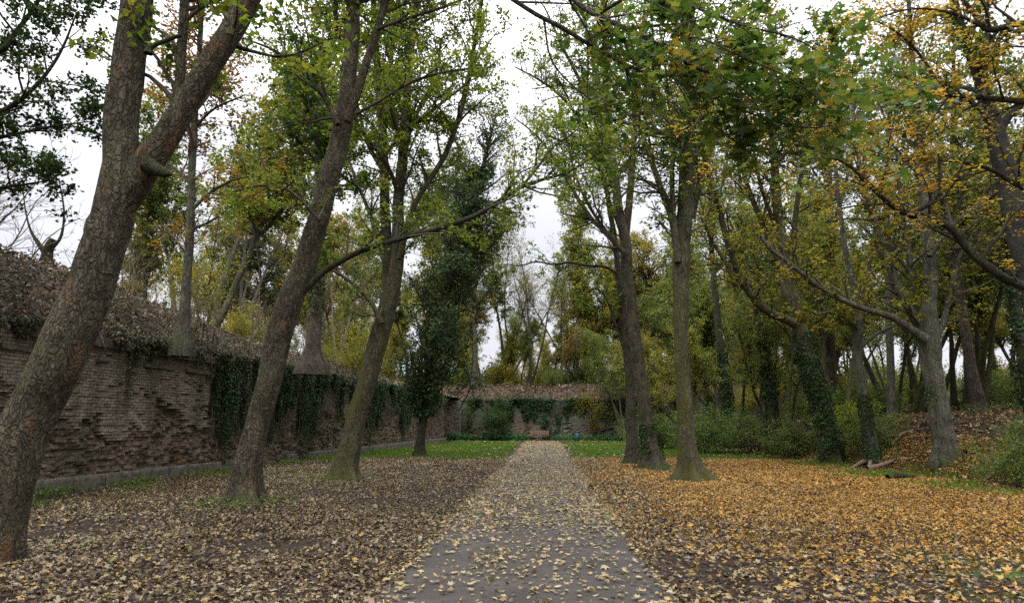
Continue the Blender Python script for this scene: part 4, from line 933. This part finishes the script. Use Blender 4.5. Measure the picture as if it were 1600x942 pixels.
s = shrub('small_tree', 'thin grey stemmed young tree standing against the end wall near the bin', 'tree', None, 304, 5.2, 2.6, 1500, 'lf_yellow', .12, 3); s.location = (4.4, 64.6, 0)
# bushes of the mound edge
bushes = [(8.6, 37.5, 2.6, 'loose green bush beside the lawn, left in the row behind the mossy maple', 'lf_bush'), (10.6, 36, 2.4, 'rounded green bush in the middle of the row behind the straight mossy maple', 'lf_bush'),
          (11.2, 32.0, 2.0, 'broad bright green bush below the leaning hornbeam, facing the orange leaves', 'lf_bush'), (12.6, 29.8, 2.1, 'yellow green bush right at the foot of the leaning hornbeam', 'lf_lime'),
          (12.3, 26.9, 1.5, 'low dark green bush between leaning hornbeam and the torn root stump', 'lf_bush'), (6.9, 43, 2.6, 'tall thin leaved bush at the lawn corner behind the twin trunk', 'lf_bush'),
          (15.8, 33.5, 1.6, 'green thicket behind the slim straight trunk on top of the mound', 'lf_bush'), (18.4, 27.8, 1.4, 'green thicket past the stout fluted hornbeam on the mound crest', 'lf_bush'),
          (11.6, 17.6, 1.35, 'small upright green bush alone in front of the mound by the orange leaves', 'lf_bush'), (13.0, 18.8, 1.2, 'low sprawling green shrub on the mound slope at the frame edge', 'lf_bush'),
          (20.5, 33, 1.9, 'tall pale thicket deep behind the reddish leaning trunk', 'lf_bush'), (14.5, 38, 2.2, 'high thicket between the pine trunk and the ivy sleeved hornbeam', 'lf_bush'), (24, 30, 1.7, 'thicket at the far edge of the mound crest', 'lf_bush'),
          (17.2, 39, 1.9, 'shaded thicket behind the twisted tree', 'lf_bush'), (10, 48, 3.0, 'shaded bush deep between the twin trunk and the mossy maple', 'lf_bush'), (16.9, 22.4, 1.1, 'low green clump on the crest above the small upright bush', 'lf_bush')]
bp = [shrub('bush', 'green bush', 'bush', 'green bushes along the mound', 310 + k, 2.0, 2.3, 5200, lf, .075, 22) for k, lf in enumerate(('lf_bush', 'lf_bush', 'lf_lime'))]
for k, (x, y, h, lab, lf) in enumerate(bushes):
    o = place(bp[2] if lf == 'lf_lime' else bp[k % 2], x, y, ground_h, h / 2.0, k * 1.7, lab, 'green bushes along the mound'); o.scale = (h / 2 * 1.15, h / 2 * 1.15, h / 2 * .95)
# underwood on the terrace and in the far wood
us = [shrub('underwood_bush', 'pale green and yellow underwood bush', 'bush', 'underwood', 320 + k, 3.2, 3.6, 5200, lf, .13, 16) for k, lf in enumerate(('lf_wood_a', 'lf_wood_b'))]
rg = np.random.default_rng(15)
for (x, y, s_) in [(x, y, s) for x, y, s in jitter(-30, 34, 69.0, 80, 13, 3, rg, .75)]:
    k = rg.integers(0, 2); place(us[k], x, y, end_h, s_ * rg.choice([.4, .55, .8, 1.1, 1.6]), rg.uniform(0, 6), ('green' if k == 0 else 'yellowing') + ' underwood bush on the slope above the end wall', ('green' if k == 0 else 'yellowing') + ' underwood above the end wall')
for (x, y, s_) in jitter(16, 44, 40, 66, 4, 3, rg, .8):
    k = rg.integers(0, 2); place(us[k], x, y, ground_h, s_ * rg.uniform(.4, 1.4), rg.uniform(0, 6), ('green' if k == 0 else 'yellowing') + ' underwood bush under the trees beyond the mound', ('green' if k == 0 else 'yellowing') + ' underwood beyond the mound')
for (x, y, s_) in jitter(-34, -14, 30, 66, 4, 6, rg, .8):
    k = rg.integers(0, 2); place(us[k], x, y, bank_h, s_ * rg.uniform(.7, 1.1), rg.uniform(0, 6), ('green' if k == 0 else 'yellowing') + ' underwood bush on the bank behind the long wall', ('green' if k == 0 else 'yellowing') + ' underwood behind the long wall')
for (x, y, s_) in jitter(-40, 44, 80, 118, 16, 3, rg, 1.2):
    k = rg.integers(0, 2); place(us[k], x, y, end_h, s_ * rg.uniform(.8, 1.3), rg.uniform(0, 6), ('green' if k == 0 else 'yellowing') + ' underwood bush among the trunks far behind the end wall', ('green' if k == 0 else 'yellowing') + ' underwood far behind the end wall')
for (x, y, s_) in jitter(13, 72, 60, 96, 12, 4, rg, 1.15):
    k = rg.integers(0, 2); place(us[k], x, y, ground_h, s_ * rg.uniform(.5, 1.6), rg.uniform(0, 6), ('green' if k == 0 else 'yellowing') + ' underwood bush deepest in the wood beyond the mound', ('green' if k == 0 else 'yellowing') + ' underwood deep beyond the mound')
# bare shoots on the bank
bare = [shrub('bare_shrub', 'bare shrub', 'shrub', None, 330 + k, 2.2, 1.6, 60, 'lf_orange', .07, 9, 'pale_twig') for k in range(3)]
for k, (x, y, s_, lab) in enumerate([(-14.6, 15.6, 1.6, 'pollarded shrub with tall bare shoots on the bank beside the leaning plane tree'), (-13.3, 14.4, 1.1, 'low bare twiggy shrub on the bank edge at the frame side'),
        (-13.0, 20.6, 1.15, 'bare arching shrub on the bank at the foot of the rust leaved maple'), (-12.6, 18.2, .95, 'tangle of bare stems on the bank just past the leaning plane tree'), (-12.4, 23.6, 1.0, 'bare upright stems near the sharp end of the bank stumps'),
        (-12.3, 29.5, 1.3, 'bare brushwood below the reddish fluted pine trunk'), (-11.9, 33.0, 1.3, 'pale bare brushwood between the fluted pine and the mossy maple'), (-15.6, 18, 1.7, 'tall bare shoots on the bank crest farther from the path'), (-16, 13.6, 1.9, 'tallest bare shoots in the gap at the side of the dark evergreen')]):
    o = place(bare[k % 3], x, y, bank_h, s_, k * 2.1, lab, 'bare shrubs on the bank')
# pollard stump with shoots
t = Tree('pollard_stump', 'short cut tree stump with two knuckles on the bank crest beside the leaning plane tree', 19.0, [(72, 412, 26), (73, 402, 20), (76, 388, 18), (84, 374, 16)], 'dark_bark', sides=16, rings=30, flare=.3, ground=bank_h, seed=90, cap=True)
t.limb([(72, 398, 12), (60, 380, 9), (48, 360, 5), (40, 330, 3), (35, 290, 2)], sides=7, dead=True)
t.limb([(78, 390, 10), (95, 370, 6), (100, 330, 4), (92, 280, 2)], sides=7, dead=True)
# row of thin dead stakes
for k, (px, py, h) in enumerate([(306, 487, .62), (312, 490, .5), (318, 494, .85), (327, 499, .45), (334, 504, .6), (341, 509, .38)]):
    p = at(px, py, 21.5); z = float(bank_h(p[0], p[1])); st = np.array([[0, 0, -.15], [.02, 0, h * .5], [.05 * (-1) ** k, .02, h]])
    o = mk('dead_stem', stem(spline(st, 10), np.linspace(.035, .02, 10), 8, 0, .1, k, cap=True), M['dark_bark']); o.location = (p[0], p[1], z)
    tag(o, ['dark snapped stem first in the row', 'short snapped stem second in the row', 'tallest snapped stem in the row', 'stubby snapped stem fourth in the row', 'leaning snapped stem fifth in the row', 'smallest snapped stem last in the row'][k] + ' beside the slender rust leaved maple', 'stem', 'snapped stems on the bank')

# ------------------------------------------------------------------ ivy on the walls
def wall_ivy(name, label, s0, s1, n, seed, hang, size, leaf, dens=1.0, thick=.25, zl=3.85):
    rng = np.random.default_rng(seed); d = norm(WB - WA); nrm = np.array([d[1], -d[0]])
    s = rng.uniform(s0, s1, n * 3); q = rng.random(n * 3) ** 1.3
    L = hang(s) * np.clip(n2(s, s * 0, 1.1, seed, 3) * 2.6 - .5, .08, 1.5)
    z = zl + .12 - q * L
    nz = .55 * n2(s * 2.2, z * .16, 1.7, seed + 2, 3) + .45 * n2(s, z * .5, 1.0, seed + 6, 3)
    k = (z > .3) & (rng.random(n * 3) < np.clip((nz - .44) * 8 * dens, .05, 1) * np.clip(L / 2, .3, 1))
    s, z, q = s[k][:n], z[k][:n], q[k][:n]; N = len(s)
    out = .06 + rng.random(N) ** 1.5 * thick * (1.2 - .8 * q) * (.5 + n2(s, z, 2.0, seed + 5, 2))
    pos = np.column_stack([WA + s[:, None] * d + out[:, None] * nrm - .05 * (z / 3.7)[:, None] * nrm, z])
    root = empty(name, (*(WA + .5 * (s0 + s1) * d + .1 * nrm), 3.5), label, 'ivy')
    ch = [leaves(pos, size, rng, KITE, .25, 0, None, 1.0, nrm=np.array([nrm[0], nrm[1], .2]) * 1.6)]
    mk('foliage', shift(ch, root.location), M[leaf], root)
    m_ = max(10, N // 60); ss = rng.choice(s, m_); P = np.zeros((m_, 7, 3)); Lh = np.clip(hang(ss) * rng.uniform(.3, 1, m_), .2, 3.2)
    for j in range(7):
        zz = 3.9 - Lh * j / 6; o_ = .09 + .03 * rng.normal(size=m_)
        P[:, j, :2] = WA + (ss + .06 * rng.normal(size=m_))[:, None] * d + (o_ - .05 * zz / 3.7)[:, None] * nrm; P[:, j, 2] = zz
    mk('stems', shift([tubes(P, np.full((m_, 7), .008), 4)], root.location), M['pale_twig'], root)
    return root
wall_ivy('wall_ivy', 'dark ivy and dry stems over the wall top next to the leaning plane tree', 6.5, 15.5, 9000, 401, lambda s: .75 + 0 * s, .075, 'lf_ivydry', 1.0, .4)
wall_ivy('wall_ivy', 'ragged ivy spilling over the wall cornice between the plane tree and the sycamore', 11.5, 18.5, 9000, 402, lambda s: .55 + 1.0 * sst((s - 14) / 4) + 1.2 * (np.abs(s - 12.2) < .25), .07, 'lf_ivydry', 1.1, .35)
wall_ivy('wall_ivy', 'dense dark ivy curtain hanging down the wall behind the sycamore', 16.5, 26, 26000, 403, lambda s: 3.1 + 0 * s, .075, 'lf_ivy', 1.2, .3)
wall_ivy('wall_ivy', 'long ivy streamers draping the wall behind the mossy trunked maple', 25, 38, 30000, 404, lambda s: 2.7 + 0 * s, .085, 'lf_ivy', .95, .3)
wall_ivy('wall_ivy', 'thin ivy strands on the far lighter stretch of the long wall', 37, 54, 15000, 405, lambda s: 2.3 + 0 * s, .10, 'lf_ivy', .6, .25)
rng = np.random.default_rng(410)
def end_ivy(label, x0, x1, n, seed, hang, leaf):
    rng = np.random.default_rng(seed); x = rng.uniform(x0, x1, n * 3); q = rng.random(n * 3) ** 1.2
    L = hang(x) * np.clip(n2(x, x * 0, 1.1, seed, 4) * 3.4 - .8, .12, 1.6); z = 3.9 - q * L
    k = (z > .2) & (rng.random(n * 3) < np.clip((n2(x, z * .6, 1.3, seed + 1, 4) - .42) * 8, .05, 1)); x, z, q = x[k][:n], z[k][:n], q[k][:n]
    pos = np.column_stack([x, END_Y - .08 - rng.random(len(x)) * .5 * (1.1 - q), z])
    root = empty('end_wall_ivy', (.5 * (x0 + x1), END_Y - .1, 3.6), label, 'ivy')
    mk('foliage', shift([leaves(pos, .13, rng, KITE, .25, 0, None, 1.0, nrm=np.array([0, -1.6, .3]))], root.location), M[leaf], root)
end_ivy('dense ivy mass hanging over the end wall directly above the bench and bin', -3.2, 4.2, 16000, 411, lambda x: 1.2 + 2.2 * np.exp(-((x - 1.2) / 1.5) ** 2), 'lf_ivy')
end_ivy('ivy fringe on the end wall behind the spreading yew', -7.4, -3, 5000, 412, lambda x: 1.7 + 0 * x, 'lf_ivy')
end_ivy('dark ivy on the end wall behind the twin trunk', 4, 14, 9000, 413, lambda x: 2.0 + 0 * x, 'lf_ivydry')

# ------------------------------------------------------------------ bench, bin, stump, logs
def box(x0, x1, y0, y1, z0, z1, b=.008):
    bm_ = []
    xs_, ys_, zs_ = (x0, x0 + b, x1 - b, x1), (y0, y0 + b, y1 - b, y1), (z0, z0 + b, z1 - b, z1)
    P = lambda sx, sy, sz, ax: [[(x0, x1)[sx] if ax == 0 else (x0 + b, x1 - b)[sx], (y0, y1)[sy] if ax == 1 else (y0 + b, y1 - b)[sy], (z0, z1)[sz] if ax == 2 else (z0 + b, z1 - b)[sz]]]
    V = []; idx = {}
    for sx in (0, 1):
        for sy in (0, 1):
            for sz in (0, 1):
                for ax in (0, 1, 2): idx[sx, sy, sz, ax] = len(V); V += P(sx, sy, sz, ax)
    q = []; tr_ = []
    for s_ in (0, 1):
        f = lambda l: l if s_ else l[::-1]
        q.append(f([idx[s_, 0, 0, 0], idx[s_, 1, 0, 0], idx[s_, 1, 1, 0], idx[s_, 0, 1, 0]]))
        q.append(f([idx[1, s_, 0, 1], idx[0, s_, 0, 1], idx[0, s_, 1, 1], idx[1, s_, 1, 1]]))
        q.append(f([idx[0, 0, s_, 2], idx[1, 0, s_, 2], idx[1, 1, s_, 2], idx[0, 1, s_, 2]]))
    for a_ in (0, 1):
        for b_ in (0, 1):
            q.append([idx[0, a_, b_, 1], idx[1, a_, b_, 1], idx[1, a_, b_, 2], idx[0, a_, b_, 2]])
            q.append([idx[a_, 0, b_, 0], idx[a_, 1, b_, 0], idx[a_, 1, b_, 2], idx[a_, 0, b_, 2]])
            q.append([idx[a_, b_, 0, 0], idx[a_, b_, 1, 0], idx[a_, b_, 1, 1], idx[a_, b_, 0, 1]])
            for c_ in (0, 1): tr_.append([idx[a_, b_, c_, 0], idx[a_, b_, c_, 1], idx[a_, b_, c_, 2]])
    V = np.array(V, float); return [(V, np.array(q), 0, None), (V, np.array(tr_), 0, None)]
b = empty('park_bench', (-.45, 62.6, 0), 'reddish wooden slatted bench facing down the path at its far end', 'bench')
ch = []
for k in range(4): ch += box(-.85, .85, -.24 + k * .11, -.15 + k * .11, .42, .455)
mk('seat', ch, M['bench_wood'], b, smooth=False)
ch = []
for k in range(3): ch += box(-.85, .85, .22 + k * .02, .25 + k * .02, .55 + k * .125, .65 + k * .125)
mk('backrest', ch, M['bench_wood'], b, smooth=False)
for x in (-.62, .62):
    mk('leg', box(x - .03, x + .03, -.22, -.16, 0, .418) + box(x - .03, x + .03, .25, .30, 0, .9) + box(x - .03, x + .03, -.155, .245, .36, .415), M['dark_metal'], b, smooth=False)
b = empty('litter_bin', (2.9, 61.8, 0), 'dark teal litter bin standing on the grass near the bench', 'bin')
def lathe(prof, n=24):
    p = np.array(prof); th = np.arange(n) / n * 2 * np.pi
    V = np.stack([p[:, None, 0] * np.cos(th), p[:, None, 0] * np.sin(th), p[:, None, 1] + 0 * th], -1).reshape(-1, 3); k = np.arange(len(p) - 1)[:, None] * n; s_ = np.arange(n)[None]
    return [(V, np.stack([k + s_, k + (s_ + 1) % n, k + n + (s_ + 1) % n, k + n + s_], -1).reshape(-1, 4), 0, None)]
mk('body', lathe([(.0, .06), (.21, .06), (.23, .1), (.26, .78), (.25, .78), (.22, .12), (0, .12)]), M['bin'], b)
mk('rim', lathe([(.25, .78), (.285, .78), (.29, .80), (.285, .85), (.25, .85), (.245, .78)]), M['bin'], b.children[0])
mk('base', lathe([(0, 0), (.17, 0), (.17, .058), (0, .058)]), M['dark_metal'], b)
def log(name, label, pts, r, seed, m_='rot', cat='log'):
    P = spline(np.array(pts), 30); loc = P[0].copy()
    o = mk(name, stem(P - loc, np.linspace(r, r * .55, 30), 14, 0, .18, seed, cap=True), M[m_]); o.location = Vector([float(a) for a in loc]); tag(o, label, cat)
def g3(px, py, Y, dz=.05):
    p = at(px, py, Y); return [p[0], p[1], float(ground_h(p[0], p[1])) + dz]
log('fallen_log', 'pale bleached log lying beside the torn root stump on the leafy mound', [g3(1352, 700, 24, .08), g3(1372, 696, 24.1, .16), g3(1395, 690, 24.4, .07)], .09, 501)
log('fallen_branch', 'fallen branch lying in brown leaves between the torn stump and the stout hornbeam', [g3(1392, 690, 26, .05), g3(1410, 684, 26.2, .16), g3(1425, 686, 26.4, .05)], .06, 502)
log('fallen_branch', 'short dark rotten limb in the leaves before the stout fluted hornbeam', [g3(1385, 722, 20.5, .05), g3(1402, 718, 20.6, .12), g3(1428, 720, 20.9, .04)], .10, 503, 'dark_bark')
st = empty('torn_stump', g3(1360, 694, 25, 0), 'torn pale root plate with splayed roots at the base of the twisted tree', 'stump')
rr = np.random.default_rng(7)
for k in range(6):
    a_ = k * 1.05 + rr.normal() * .2; Lr = rr.uniform(.5, .95)
    P = np.array([[0, 0, .32], [math.cos(a_) * .25, math.sin(a_) * .25, .28], [math.cos(a_) * Lr * .7, math.sin(a_) * Lr * .7, .1], [math.cos(a_) * Lr, math.sin(a_) * Lr, -.1]])
    mk('root', stem(spline(P, 16), np.linspace(.10, .03, 16), 10, 0, .15, k), M['rot'], st)

# ------------------------------------------------------------------ leaf litter, grass, ground cover
def litter(name, label, n, sampler, hf, m_, near, size, dens=None, seed=0, tilt=3.6, hz=.03, small=KITE, dark=.5):
    rng = np.random.default_rng(seed); x, y = sampler(rng, n)
    if dens is not None:
        k = rng.random(n) < dens(x, y); x, y = x[k], y[k]
    z = hf(x, y) + .012 + rng.random(len(x)) * hz
    pos = np.column_stack([x, y, z]); ch = []
    n_ = len(x); drift = (n2(x, y, .9, seed + 3) - .5) * .5
    tone = np.where(rng.random(n_) < dark, rng.uniform(0, .42, n_), rng.uniform(.3, 1, n_)) + drift
    pick = rng.random(n_); nearm = y < near; midm = (y < near * 1.9) & ~nearm
    sz = size * np.exp(rng.normal(size=n_) * .28)
    steep = rng.random(n_) < .3
    for zone, table in ((nearm, ((MAPLE, .42, 1.12), (STAR, .62, 1.1), (FOLD, .82, .95), (OVAL, 1.01, .9))), (midm, ((STAR, .5, 1.05), (FOLD, .75, .95), (OVAL, 1.01, .95))), (~(nearm | midm), ((small, 1.01, 1.0),))):
        lo = 0
        for tm, hi, k_ in table:
            for st_ in (0, 1):
                msk = zone & (pick >= lo) & (pick < hi) & (steep == bool(st_))
                if msk.any(): ch.append(leaves(pos[msk], sz[msk] * k_, rng, tm, tilt * (.5 if not st_ else .16), 0, tone[msk], 0, (-1.6, 2.4), vary=.12))
            lo = hi
    return tag(mk(name, ch, m_, smooth=False), label, None, None, 'stuff')
def uni(x0, x1, y0, y1): return lambda r, n: (r.uniform(0, 1, n) * ((x1(0) if callable(x1) else x1) - x0) + x0, r.uniform(y0, y1, n))
def left_s(r, n):
    y = r.uniform(4.5, 33, n); a_ = wall_x(y) + .25; return a_ + r.uniform(0, 1, n) * (-1.5 - a_), y
litter('fallen_leaves', 'pale brown fallen leaves on the dark soil between wall and path', 190000, left_s, ground_h, M['lit_left'], 12, .052,
       lambda x, y: np.clip((n2(x, y, .55, 90, 5) - .34) * 4.0 + .22, .10, 1) * (1 - .75 * sst((y - 30) / 2.5)) * (.45 + .55 * sst((x - wall_x(y)) / 2.5)), 601)
def path_d(x, y):
    edge = np.abs(x - PC) / PW
    prof = np.interp(y, [4, 8, 10, 13, 16, 24, 34, 60], [.36, .40, .52, .85, .95, .65, .36, .6])
    return np.clip(prof * np.clip(.1 + 1.9 * (n2(x, y, .9, 91, 4) - .12), .1, 1.6) * (.8 + .35 * edge ** 2) * (1 + .8 * (n2(x, y, 3, 92) - .5)), 0, 1)
litter('path_leaves', 'pale yellow fallen leaves strewn over the asphalt path', 56000, uni(-1.62, 1.22, 4, 61), lambda x, y: .03 + 0 * x, M['lit_path'], 14, .060, path_d, 602, hz=.012, tilt=6, dark=.3)
def right_s(r, n): return r.uniform(1.1, 13.5, n), r.uniform(4.5, 33.5, n)
litter('golden_leaves', 'dense orange and gold fallen leaves spread right of the path', 250000, right_s, ground_h, M['lit_right'], 9.5, .052,
       lambda x, y: np.clip((n2(x, y, .55, 93) - .36) * 2.2 + .45 + .35 * sst((y - 9) / 5) * sst((x - 2) / 3), .15, 1) * (1 - .72 * sst((y - 30.5) / 2)) * (.30 + .70 * sst((y - 7.5) / 5)) * (.28 + .72 * sst((x - 1.3 - .5 * n2(x, y, 1, 88)) / 2.0)), 603, small=OVAL, dark=.3)
litter('pale_leaves', 'paler tan leaves along the right verge of the path', 40000, lambda r, n: (1.08 + np.abs(r.normal(size=n)) * 2.4, r.uniform(4.5, 33, n)), ground_h, M['lit_left'], 12, .056, lambda x, y: np.clip(n2(x, y, .6, 94) * 1.8 - .1, .1, 1), 604, dark=.4)
litter('mound_leaves', 'reddish brown fallen leaves covering the mound under the hornbeams', 62000, lambda r, n: (r.uniform(10.8, 30, n), r.uniform(15, 46, n)), ground_h, M['lit_mound'], 5, .10, lambda x, y: np.clip(.35 + n2(x, y, .5, 95) - .25 * (y > 34), .1, 1), 605)
def bank_s(r, n):
    y = r.uniform(8, 62, n); return wall_x(y) + .02 - r.random(n) ** 1.4 * 9, y
litter('bank_leaves', 'brown fallen leaves covering the bank behind the long wall', 60000, bank_s, bank_h, M['lit_bank'], 5, .10, None, 606, hz=.08, tilt=1.8)
litter('lawn_leaves', 'scattered yellow leaves lying on the lawn at both sides of the path', 9000, lambda r, n: (r.uniform(-9, 12, n), r.uniform(31, 62, n)), ground_h, M['lit_path'], 5, .10, lambda x, y: (np.abs(x + .2) > 1.4) * np.clip((n2(x, y, .35, 96) - .3) * 2.2, .05, 1), 607, hz=.06)
litter('slope_leaves', 'brown fallen leaves on the slope above the end wall', 12000, lambda r, n: (r.uniform(-10, 16, n), END_Y + r.random(n) * 7), end_h, M['lit_bank'], 5, .17, None, 608, hz=.12, tilt=1.6)
def blades(name, label, n, sampler, hf, m_, h, w, dens, seed, cat=None):
    rng = np.random.default_rng(seed); x, y = sampler(rng, n); k = rng.random(n) < dens(x, y); x, y = x[k], y[k]; n = len(x)
    P = np.column_stack([x, y, hf(x, y) - .01]); a_ = rng.uniform(0, 6.28, n); side = np.column_stack([np.cos(a_), np.sin(a_), 0 * a_]) * w * .5
    L = h * rng.uniform(.5, 1.3, n); lean = rng.normal(size=(n, 2)) * .45
    tip = P + np.column_stack([lean * L[:, None], L]); mid = P + np.column_stack([lean * L[:, None] * .3, L * .6])
    V = np.stack([P - side, P + side, mid + side * .8, tip, mid - side * .8], 1).reshape(-1, 3)
    i = np.arange(n)[:, None] * 5; ch = [(V, i + np.array([[0, 1, 2, 3, 4]]), 0, np.repeat(np.clip(.5 + (n2(x, y, .7, seed) - .5) + rng.normal(size=n) * .2, 0, 1), 5))]
    return tag(mk(name, ch, m_), label, None, None, 'stuff')
blades('grass', 'short green lawn grass at both sides of the far path', 210000, lambda r, n: (r.uniform(-10.5, 12, n), 30 + 33 * r.random(n) ** 1.2), ground_h, M['grass'], .085, .022, lambda x, y: (lawn_mask(x, y) > .45) * 1.0 * (np.abs(x + .2) > 1.42), 701)
blades('grass', 'patchy grass at the foot of the long wall', 40000, lambda r, n: (lambda y: (wall_x(y) + .2 + np.abs(r.normal(size=n)) * 1.4, y))(r.uniform(9, 34, n)), ground_h, M['grass'], .10, .014, lambda x, y: np.clip((n2(x, y, .7, 97) - .54) * 6, 0, 1), 702)
blades('grass', 'thin green grass showing between leaves near the camera on the orange side', 60000, lambda r, n: (r.uniform(2.5, 12, n), r.uniform(4.5, 13, n)), ground_h, M['grass'], .06, .008, lambda x, y: np.clip((n2(x, y, .9, 98, 5) - .5) * 5, 0, 1) * .7 * 1.6 * sst((x - 3) / 2) * sst((12.5 - y) / 3), 703)
blades('grass', 'tufts of grass along the foot of the mound', 26000, lambda r, n: (11.0 + r.normal(size=n) * .9, r.uniform(15.5, 33, n)), ground_h, M['grass'], .12, .014, lambda x, y: np.clip((n2(x, y, .5, 99) - .45) * 6, 0, 1), 704)
def cover(name, label, n, sampler, hf, m_, h, size, dens, seed):
    rng = np.random.default_rng(seed); x, y = sampler(rng, n); k = rng.random(n) < dens(x, y); x, y = x[k], y[k]
    z = hf(x, y) + rng.random(len(x)) * h * (.4 + 1.2 * n2(x, y, .9, seed))
    return tag(mk(name, [leaves(np.column_stack([x, y, z]), size, rng, KITE, .9, 0, None, .2)], m_), label, None, None, 'stuff')
cover('ground_cover', 'bright green leafy ground cover strip below the end wall', 16000, lambda r, n: (r.uniform(-9, 12, n), r.uniform(62.6, 65.6, n)), ground_h, M['nettle'], .5, .15, lambda x, y: np.clip(np.where(x < -.8, 1, .35), 0, 1) * (np.abs(x + .45) > 1.1), 801)
cover('ground_cover', 'low green weeds along the foot of the long wall', 9000, lambda r, n: (lambda y: (wall_x(y) + .25 + np.abs(r.normal(size=n)) * .8, y))(r.uniform(8, 40, n)), ground_h, M['lf_bush'], .22, .06, lambda x, y: np.clip((n2(x, y, .8, 85) - .5) * 6, 0, 1), 802)
cover('ground_cover', 'green weeds and brambles around the mound foot and stout hornbeam', 20000, lambda r, n: (r.uniform(7.5, 24, n), r.uniform(16, 42, n)), ground_h, M['lf_bush'], .4, .075, lambda x, y: np.clip((n2(x, y, .45, 86) - .52) * 7, 0, 1) * ((x > 11) | (y > 33)), 803)
cover('ground_cover', 'ivy and weeds on the leafy bank top behind the wall', 16000, bank_s, bank_h, M['lf_ivydry'], .35, .075, lambda x, y: np.clip((n2(x, y, .6, 87) - .45) * 6, 0, 1), 804)
# brambles and dead stems straggling over the bank lip
def straggle(name, label, n, s0, s1, seed, dmax, L, m_):
    rng = np.random.default_rng(seed); y = rng.uniform(s0, s1, n); d = rng.random(n) ** 1.6 * dmax; x = wall_x(y) - d
    P = np.zeros((n, 8, 3)); P[:, 0] = np.column_stack([x, y, bank_h(x, y) - .03]); dr = norm(np.column_stack([rng.normal(size=n) * .5 + .35, rng.normal(size=n) * .6, rng.uniform(.5, 1.4, n)]))
    ln = rng.uniform(*L, n)
    for k in range(1, 8):
        dr = norm(dr + np.column_stack([np.full(n, .07), np.zeros(n), np.full(n, -.27)]) + rng.normal(size=(n, 3)) * .07); P[:, k] = P[:, k - 1] + dr * (ln / 7)[:, None]
    root = empty(name, P[:, 0].mean(0), label, 'bramble')
    mk('stems', shift([tubes(P, np.full((n, 8), .007) * np.linspace(1.2, .5, 8), 4)], root.location), M[m_], root)
    pos, idx = along(P, n * 14, rng, .06)
    mk('foliage', shift([leaves(pos, .075, rng, KITE, .5, 0, None, .4)], root.location), M['lf_ivydry'], root)
straggle('bramble', 'dry arching brambles and ivy on the bank lip just behind the leaning plane tree', 220, 12, 19, 901, 1.6, (.5, 1.5), 'pale_twig')
straggle('bramble', 'tangle of dry stems on the bank lip between the plane tree and the sycamore', 220, 18.5, 27, 902, 1.6, (.5, 1.4), 'pale_twig')
straggle('bramble', 'brambles along the wall top behind the mossy trunked maple', 220, 27, 42, 903, 1.5, (.5, 1.4), 'pale_twig')

rng = np.random.default_rng(950)
p = at(345, 531, 26); q = at(388, 534, 27)
log('wooden_rail', 'weathered grey rail lying level on the bank beyond the snapped stems', [[p[0], p[1], float(bank_h(p[0], p[1])) + .12], [.5 * (p[0] + q[0]), .5 * (p[1] + q[1]), .5 * float(bank_h(p[0], p[1]) + bank_h(q[0], q[1])) + .17], [q[0], q[1], float(bank_h(q[0], q[1])) + .12]], .05, 511, 'rot', 'rail')
def around(cx, cy, r): return lambda rg_, n: (cx + rg_.normal(size=n) * r, cy + rg_.normal(size=n) * r)
for k, (px, Y, lab) in enumerate(((385, 13.8, 'small green weeds round the foot of the leaning sycamore'), (528, 19.8, 'green weeds and ivy round the foot of the mossy trunked maple'), (1040, 24.6, 'low weeds at the roots of the twin trunk'))):
    g = at(px, 760, Y)
    cover('weeds', lab, 900, around(g[0], g[1], .55), ground_h, M['lf_bush'], .16, .05, lambda x, y: .9 + 0 * x, 960 + k)

cover('ground_cover', 'ivy and dead bracken tumbling over the slope above the end wall', 14000, lambda r, n: (r.uniform(-10, 16, n), END_Y - .15 + r.random(n) * 5), end_h, M['lf_ivydry'], .5, .13, lambda x, y: np.clip((n2(x, y, .6, 870, 4) - .44) * 7, 0, 1), 806)
